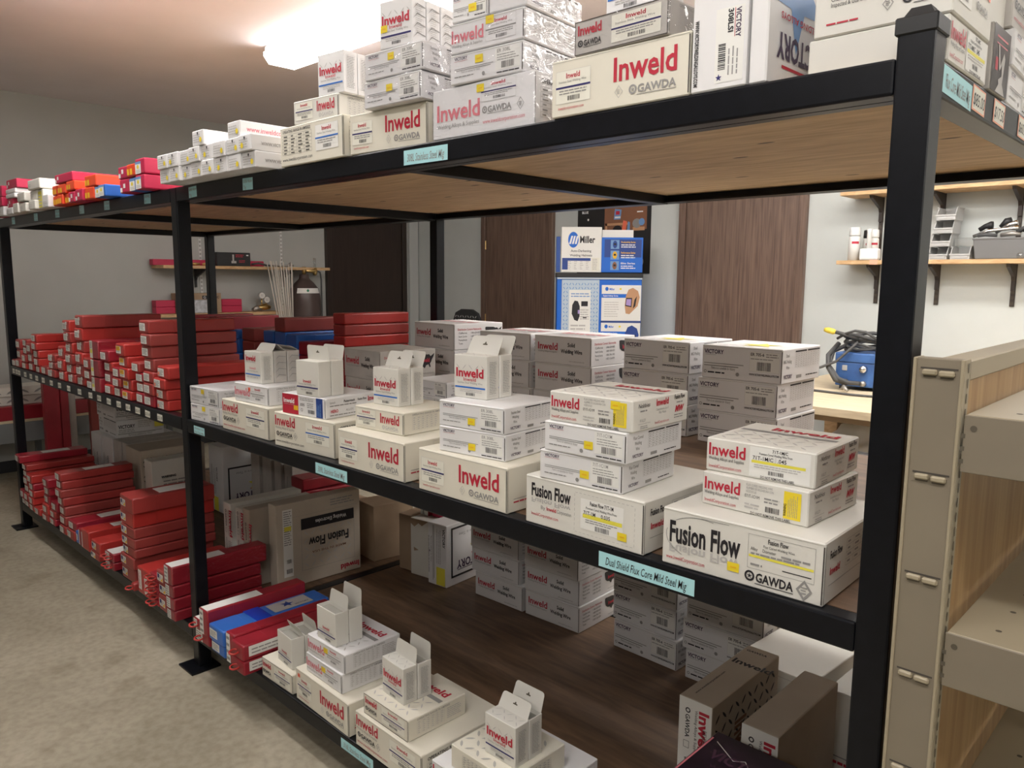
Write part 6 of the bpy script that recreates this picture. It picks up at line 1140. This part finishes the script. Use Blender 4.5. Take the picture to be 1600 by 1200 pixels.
part('seat', ch, -0.24, -0.42, 0.44, 0.24, 0.03, 0.50, 'black_plastic', 0.02); obj('column', tube_mesh([(0, -0.19, 0.08), (0, -0.19, 0.44)], 0.025, 'dull_metal'), ch); obj('spine', tube_mesh([(0, 0.0, 0.47), (0, 0.035, 0.62), (0, 0.030, 0.85)], 0.02, 'black_plastic'), ch)
for k in range(5): obj('base_arm', tube_mesh([(0, -0.19, 0.09), (0.28*math.cos(R(72*k)), -0.19+0.28*math.sin(R(72*k)), 0.045), (0.28*math.cos(R(72*k)), -0.19+0.28*math.sin(R(72*k)), 0.0)], 0.022, 'black_plastic'), ch)

# ---------------------------------------------------------------- back wall, right: two shelves of tools
for i, x in enumerate((-1.893, -1.520, -1.100)):
    tag(standard('y', x, 1.35, 2.35, 'bracket_brown'), 'dark brown slotted standard on the back wall, %s from the left' % ORD[i], 'standard')
wall_shelf('y', -2.08, 0.4, 1.632, 0.23, 'lower wooden tool shelf on brown brackets, back wall', (-1.893, -1.520, -1.100), 'bracket_brown')
wall_shelf('y', -2.07, 0.4, 2.075, 0.26, 'upper wooden tool shelf on brown brackets, back wall', (-1.893, -1.520, -1.100), 'bracket_brown')
ZS = 1.6325; YS = 5.33
def bottle(x, y, label, r=0.036, h=0.215, capc='white_plastic'):
    e = empty('spray_can', (x, y, ZS)); obj('body', lathe([(r, 0), (r, h*0.68), (r*0.9, h*0.72), (r*0.5, h*0.75)], 'paper', 16), e); obj('cap', lathe([(r*0.95, h*0.74), (r*0.98, h*0.78), (r*0.93, h*0.98), (r*0.8, h)], capc, 16), e)
    bm = bmesh.new(); 
    for k in range(6):
        a0, a1 = R(-95+k*12), R(-83+k*12); bm.faces.new([bm.verts.new(((r+0.0006)*math.cos(q), (r+0.0006)*math.sin(q), zz)) for q, zz in ((a0, h*0.50), (a1, h*0.50), (a1, h*0.57), (a0, h*0.57))])
    obj('label_band', fin(bm, 'band', 'ink_red'), e); return tag(e, label, 'spray can')
bottle(-1.985, 5.30, 'white spray can with red band at the left end of the lower tool shelf'); bottle(-1.885, 5.36, 'white spray can behind the white bottle on the lower tool shelf', 0.033, 0.20); bottle(-1.935, 5.40, 'grey spray can with black cap between two white ones', 0.03, 0.20, 'black_plastic')
jg = empty('pump_bottle', (-1.875, 5.28, ZS)); tag(jg, 'squat white bottle with a tall neck on the lower tool shelf', 'bottle'); obj('body', boxmesh(0.12, 0.06, 0.075, 0.012, 'white_plastic', 2), jg, (-0.06, -0.03, 0)); obj('neck', tube_mesh([(-0.01, 0, 0.07), (-0.01, 0, 0.18), (-0.01, 0, 0.20)], [0.016, 0.014, 0.017], 'white_plastic', 12), jg)
tag(obj('price_sticker', boxmesh(0.05, 0.002, 0.03, 0, 'peach'), None, (-1.865, YB-0.014-0.23-0.0025, 1.604)), 'orange sticker on the edge of the lower tool shelf', 'sticker')
def bin_mesh():
    w_, d_, h_, t = 0.105, 0.17, 0.078, 0.004; bm = bmesh.new()
    add_box(bm, 0, 0, 0, w_, d_, t); add_box(bm, 0, d_-t, t, w_, d_, h_)
    for x in (0, w_-t):
        A = [(0, 0.0), (0.045, 0), ] ; pts = [(0, t), (d_-t, t), (d_-t, h_), (0.035, h_), (0, h_*0.35)]
        P1 = [bm.verts.new((x, u, v)) for u, v in pts]; P2 = [bm.verts.new((x+t, u, v)) for u, v in pts]; bm.faces.new(P1[::-1]); bm.faces.new(P2)
        for i in range(5): bm.faces.new((P1[i], P1[(i+1) % 5], P2[(i+1) % 5], P2[i]))
    add_box(bm, t, 0, t, w_-t, t, h_*0.38); add_box(bm, -0.004, -0.006, h_*0.30, w_+0.004, 0.002, h_*0.42); add_box(bm, 0.01, -0.003, h_*0.08, w_-0.01, 0, h_*0.26)
    add_box(bm, -0.004, 0.02, h_-0.006, 0.0, d_, h_+0.001); add_box(bm, w_, 0.02, h_-0.006, w_+0.004, d_, h_+0.001)
    bmesh.ops.recalc_face_normals(bm, faces=bm.faces); return fin(bm, 'bin', 'grey_bin')
BIN = bin_mesh()
for i in range(4):
    o = obj('parts_bin', BIN, None, (-1.525+0.008*i, 5.275+0.008*i, ZS+0.0795*i)); tag(o, 'grey stacking parts bin, %s of four on the lower tool shelf' % ('bottom', 'second', 'third', 'top')[i], 'bin', 'grey parts bins')
o = obj('parts_bin', BIN, None, (-1.400, 5.265, ZS)); tag(o, 'single grey parts bin beside the grey tub', 'bin', 'grey parts bins')
for i, (x, z0) in enumerate(((-1.49, ZS+0.0795+0.006), (-1.36, ZS+0.006))):
    tag(obj('small_fitting', tube_mesh([(-0.03, 0, 0.008), (0, 0.02, 0.016), (0.03, 0.0, 0.01)], [0.006, 0.009, 0.005], 'brass', 6), None, (x+0.03, 5.33, z0)), 'small metal fitting in the %s' % ('second bin of the stack', 'single grey bin')[i], 'fitting')
tag(obj('clear_tray', boxmesh(0.13, 0.10, 0.05, 0.002, 'clear'), None, (-1.40, 5.34, ZS+0.080)), 'clear plastic tray on the single grey bin', 'tray')
bm = bmesh.new(); add_box(bm, 0, 0, 0, 0.29, 0.16, 0.12, 0.004)
for v in bm.verts:
    if v.co.z > 0.06: v.co.x = 0.145+(v.co.x-0.145)*1.10; v.co.y = 0.08+(v.co.y-0.08)*1.1
tub = obj('tool_tub', fin(bm, 'tub', 'grey_plastic'), None, (-1.270, 5.275, ZS)); tag(tub, 'dark grey tub heaped with tools on the lower tool shelf', 'tub'); part('rim', tub, -0.018, -0.012, 0.112, 0.308, 0.172, 0.122, 'grey_plastic', 0.003)
zt = ZS+0.126
def tool(pts, r, mat, label, n=8): return tag(obj('hand_tool', tube_mesh(pts, r, mat, n), None, (-1.270, 5.275, zt)), label, 'tool')
tool([(-0.03, 0.06, 0.01), (0.05, 0.05, 0.04), (0.16, 0.05, 0.05), (0.20, 0.06, 0.055)], [0.010, 0.011, 0.010, 0.018], 'chrome', 'chrome wrench lying on top of the grey tub')
tool([(0.08, 0.09, 0.03), (0.15, 0.08, 0.075), (0.19, 0.08, 0.085)], [0.010, 0.012, 0.018], 'chrome', 'chrome ratchet rising from the grey tub')
tool([(-0.01, 0.10, 0.05), (0.02, 0.10, 0.07), (0.05, 0.10, 0.075), (0.06, 0.10, 0.075)], [0.014, 0.016, 0.026, 0.024], 'black_plastic', 'black knob tool at the left of the grey tub'); tool([(0.10, 0.12, 0.06), (0.13, 0.12, 0.095), (0.15, 0.12, 0.10)], [0.018, 0.026, 0.022], 'black_plastic', 'black round tool behind the ratchet in the grey tub')
tool([(0.20, 0.06, 0.03), (0.25, 0.06, 0.07), (0.28, 0.06, 0.02)], [0.016, 0.012, 0.016], 'rubber', 'black cable loop at the right of the grey tub'); tool([(0.12, 0.03, 0.012), (0.18, 0.02, 0.02), (0.22, 0.02, 0.014)], [0.012, 0.014, 0.010], 'dull_metal', 'small metal sockets at the front of the grey tub')
tool([(0.22, 0.10, 0.03), (0.24, 0.10, 0.10), (0.25, 0.11, 0.06)], [0.014, 0.010, 0.012], 'black_plastic', 'upright black handle in the grey tub'); tool([(0.0, 0.03, 0.012), (0.04, 0.03, 0.018), (0.10, 0.04, 0.012)], [0.010, 0.012, 0.010], 'rubber', 'dark tool lying at the front left of the grey tub')
for i, x in enumerate((-1.035, -0.985)): tag(obj('glass_tube', tube_mesh([(0, 0, 0.018), (0, 0.08, 0.018)], 0.018, 'clear', 12), None, (x, 5.26, ZS)), 'clear glass tube lying at the shelf end, %s one' % ('left', 'right')[i], 'glass tube')
for i, (x, w_, m_) in enumerate(((-1.98, 0.15, 'white'), (-1.62, 0.2, 'paper'), (-1.38, 0.22, 'offwhite'), (-1.12, 0.12, 'white'))):
    o = obj('flat_carton', boxmesh(w_, 0.17, 0.06, 0.003, m_), None, (x, 5.25, 2.0755)); tag(o, 'white flat carton on the upper tool shelf, %s from the left' % ORD[i], 'box')

# ---------------------------------------------------------------- workbench with the blue welder
wb = empty('workbench', (-2.15, 4.15, 0)); tag(wb, 'wooden workbench with pale plywood top against the back wall', 'workbench')
ZW = 0.85; part('top', wb, 0, -0.18, ZW-0.045, 2.6, 1.30, ZW, 'bench_ply', 0.003)
for x in (0.03, 1.2, 2.48):
    for y in (-0.10, 1.18): part('leg', wb, x, y, 0, x+0.09, y+0.09, ZW-0.045, 'pine', 0.003)
part('apron', wb, 0.03, -0.02, ZW-0.10, 2.57, 0.02, ZW-0.046, 'kraft', 0.002); part('lower_shelf', wb, 0.03, 0.04, 0.35, 2.57, 1.17, 0.37, 'kraft'); part('stud', wb, 0.36, -0.02, 0.37, 0.40, 0.02, ZW-0.10, 'pine', 0.002)
we = empty('welder', (-1.83, 4.72, ZW)); tag(we, 'blue welding power source with coiled cables on the workbench', 'welder')
part('case', we, 0, 0, 0.022, 0.34, 0.42, 0.165, 'blue_welder', 0.006, 2); part('lid', we, -0.005, -0.006, 0.166, 0.345, 0.43, 0.222, 'blue_welder', 0.006, 2); part('foot', we, 0.02, 0.02, 0, 0.05, 0.05, 0.022, 'rubber'); part('foot', we, 0.29, 0.02, 0, 0.32, 0.05, 0.022, 'rubber')
obj('switch', boxmesh(0.03, 0.008, 0.032, 0.003, 'grey_bin'), we, (0.04, -0.008, 0.115)); obj('dial', tube_mesh([(0.165, 0.0, 0.13), (0.165, -0.012, 0.13), (0.165, -0.026, 0.13)], [0.024, 0.022, 0.018], 'chrome', 16), we); obj('socket', tube_mesh([(0.17, 0, 0.045), (0.17, -0.03, 0.045)], 0.016, 'dull_metal', 12), we); obj('socket', tube_mesh([(0.065, 0, 0.045), (0.065, -0.03, 0.045)], 0.02, 'rubber', 12), we)
obj('power_cable', tube_mesh([(0.16, -0.035, 0.048), (0.10, -0.06, 0.05), (0.04, -0.06, 0.07), (-0.03, -0.03, 0.14), (-0.04, 0.05, 0.22), (0.02, 0.10, 0.26)], 0.013, 'rubber'), we); obj('torch_cable', tube_mesh([(0.065, -0.03, 0.045), (0.03, -0.07, 0.06), (-0.025, -0.05, 0.13), (-0.05, 0.0, 0.20), (-0.02, 0.08, 0.27)], 0.014, 'rubber'), we)
rng = random.Random(11)
for k in range(6):
    rx, ry, zz = 0.15+rng.uniform(-0.02, 0.04), 0.12+rng.uniform(-0.02, 0.03), 0.235+0.016*k
    obj('cable_coil', tube_mesh([(0.15+rx*math.cos(q*math.pi/10+k)+0.0, 0.18+ry*math.sin(q*math.pi/10+k), zz+0.012*math.sin(q*0.9+k)) for q in range(21)], rng.choice((0.008, 0.011, 0.007)), 'rubber'), we)
obj('loose_cable', tube_mesh([(-0.02, 0.05, 0.30), (0.04, 0.02, 0.335), (0.10, 0.0, 0.355), (0.16, 0.0, 0.35), (0.24, 0.02, 0.30)], 0.008, 'rubber'), we); obj('loose_cable', tube_mesh([(-0.16, -0.12, 0.12), (-0.06, -0.08, 0.13), (0.02, -0.05, 0.17), (0.09, -0.02, 0.25), (0.12, 0.0, 0.29)], 0.008, 'rubber'), we)
obj('plug', tube_mesh([(-0.09, 0.02, 0.352), (-0.07, 0.02, 0.35), (-0.035, 0.02, 0.342), (-0.02, 0.02, 0.34)], [0.012, 0.018, 0.018, 0.010], 'plug_yellow', 10), we); obj('plug_cord', tube_mesh([(-0.02, 0.02, 0.34), (0.03, 0.02, 0.33), (0.10, 0.06, 0.30)], 0.011, 'rubber'), we)
obj('ground_clamp', tube_mesh([(0.08, -0.10, 0.012), (0.10, -0.12, 0.03), (0.13, -0.14, 0.012)], [0.008, 0.014, 0.008], 'dull_metal'), we)
o = tag(obj('cable_on_bench', tube_mesh([(0, 0, 0.007), (0.15, -0.01, 0.007), (0.34, -0.03, 0.007), (0.6, 0.02, 0.007)], 0.007, 'rubber'), None, (-1.98, 4.50, ZW)), 'dark cable lying along the workbench in front of the welder', 'cable')
bm = bmesh.new(); bmesh.ops.create_icosphere(bm, subdivisions=4, radius=1)
from mathutils import noise
for v in bm.verts:
    n = v.co.normalized(); d = 1+0.22*noise.noise(n*2.1+Vector((3, 1, 2)))+0.08*noise.noise(n*5)
    v.co = Vector((n.x*0.22*d, n.y*0.20*d, max(-0.11, n.z*0.20*d*(1.15 if n.z > 0 else 1))))
    v.co.z += 0.11
o = obj('plastic_bag', fin(bm, 'bag', 'white_plastic', True), None, (-1.54, 4.47, 0.3705)); tag(o, 'white filled plastic bag under the workbench', 'bag')
o = tb('electrode_box', -2.690, 2.185, ZB+0.2635, 0.060, 0.13, 0.050, 'red_c', 'small red box with white end lying on the torn carton, bottom shelf', 'box'); a = Art(); a.rect(0.004, 0.002, 0.056, 0.036, 'paper', 1); a.text('Inweld', 0.020, 0.034, 0.014, 'ink_black', 0.030, 0.02, rot=-90); stick(a, 'front', o, 0.06, 0.13, 0.05)
tb('electrode_box', -2.624, 2.20, ZB+0.2635, 0.055, 0.12, 0.040, 'crimson', 'small crimson box beside the white-ended one on the torn carton, bottom shelf', 'box')
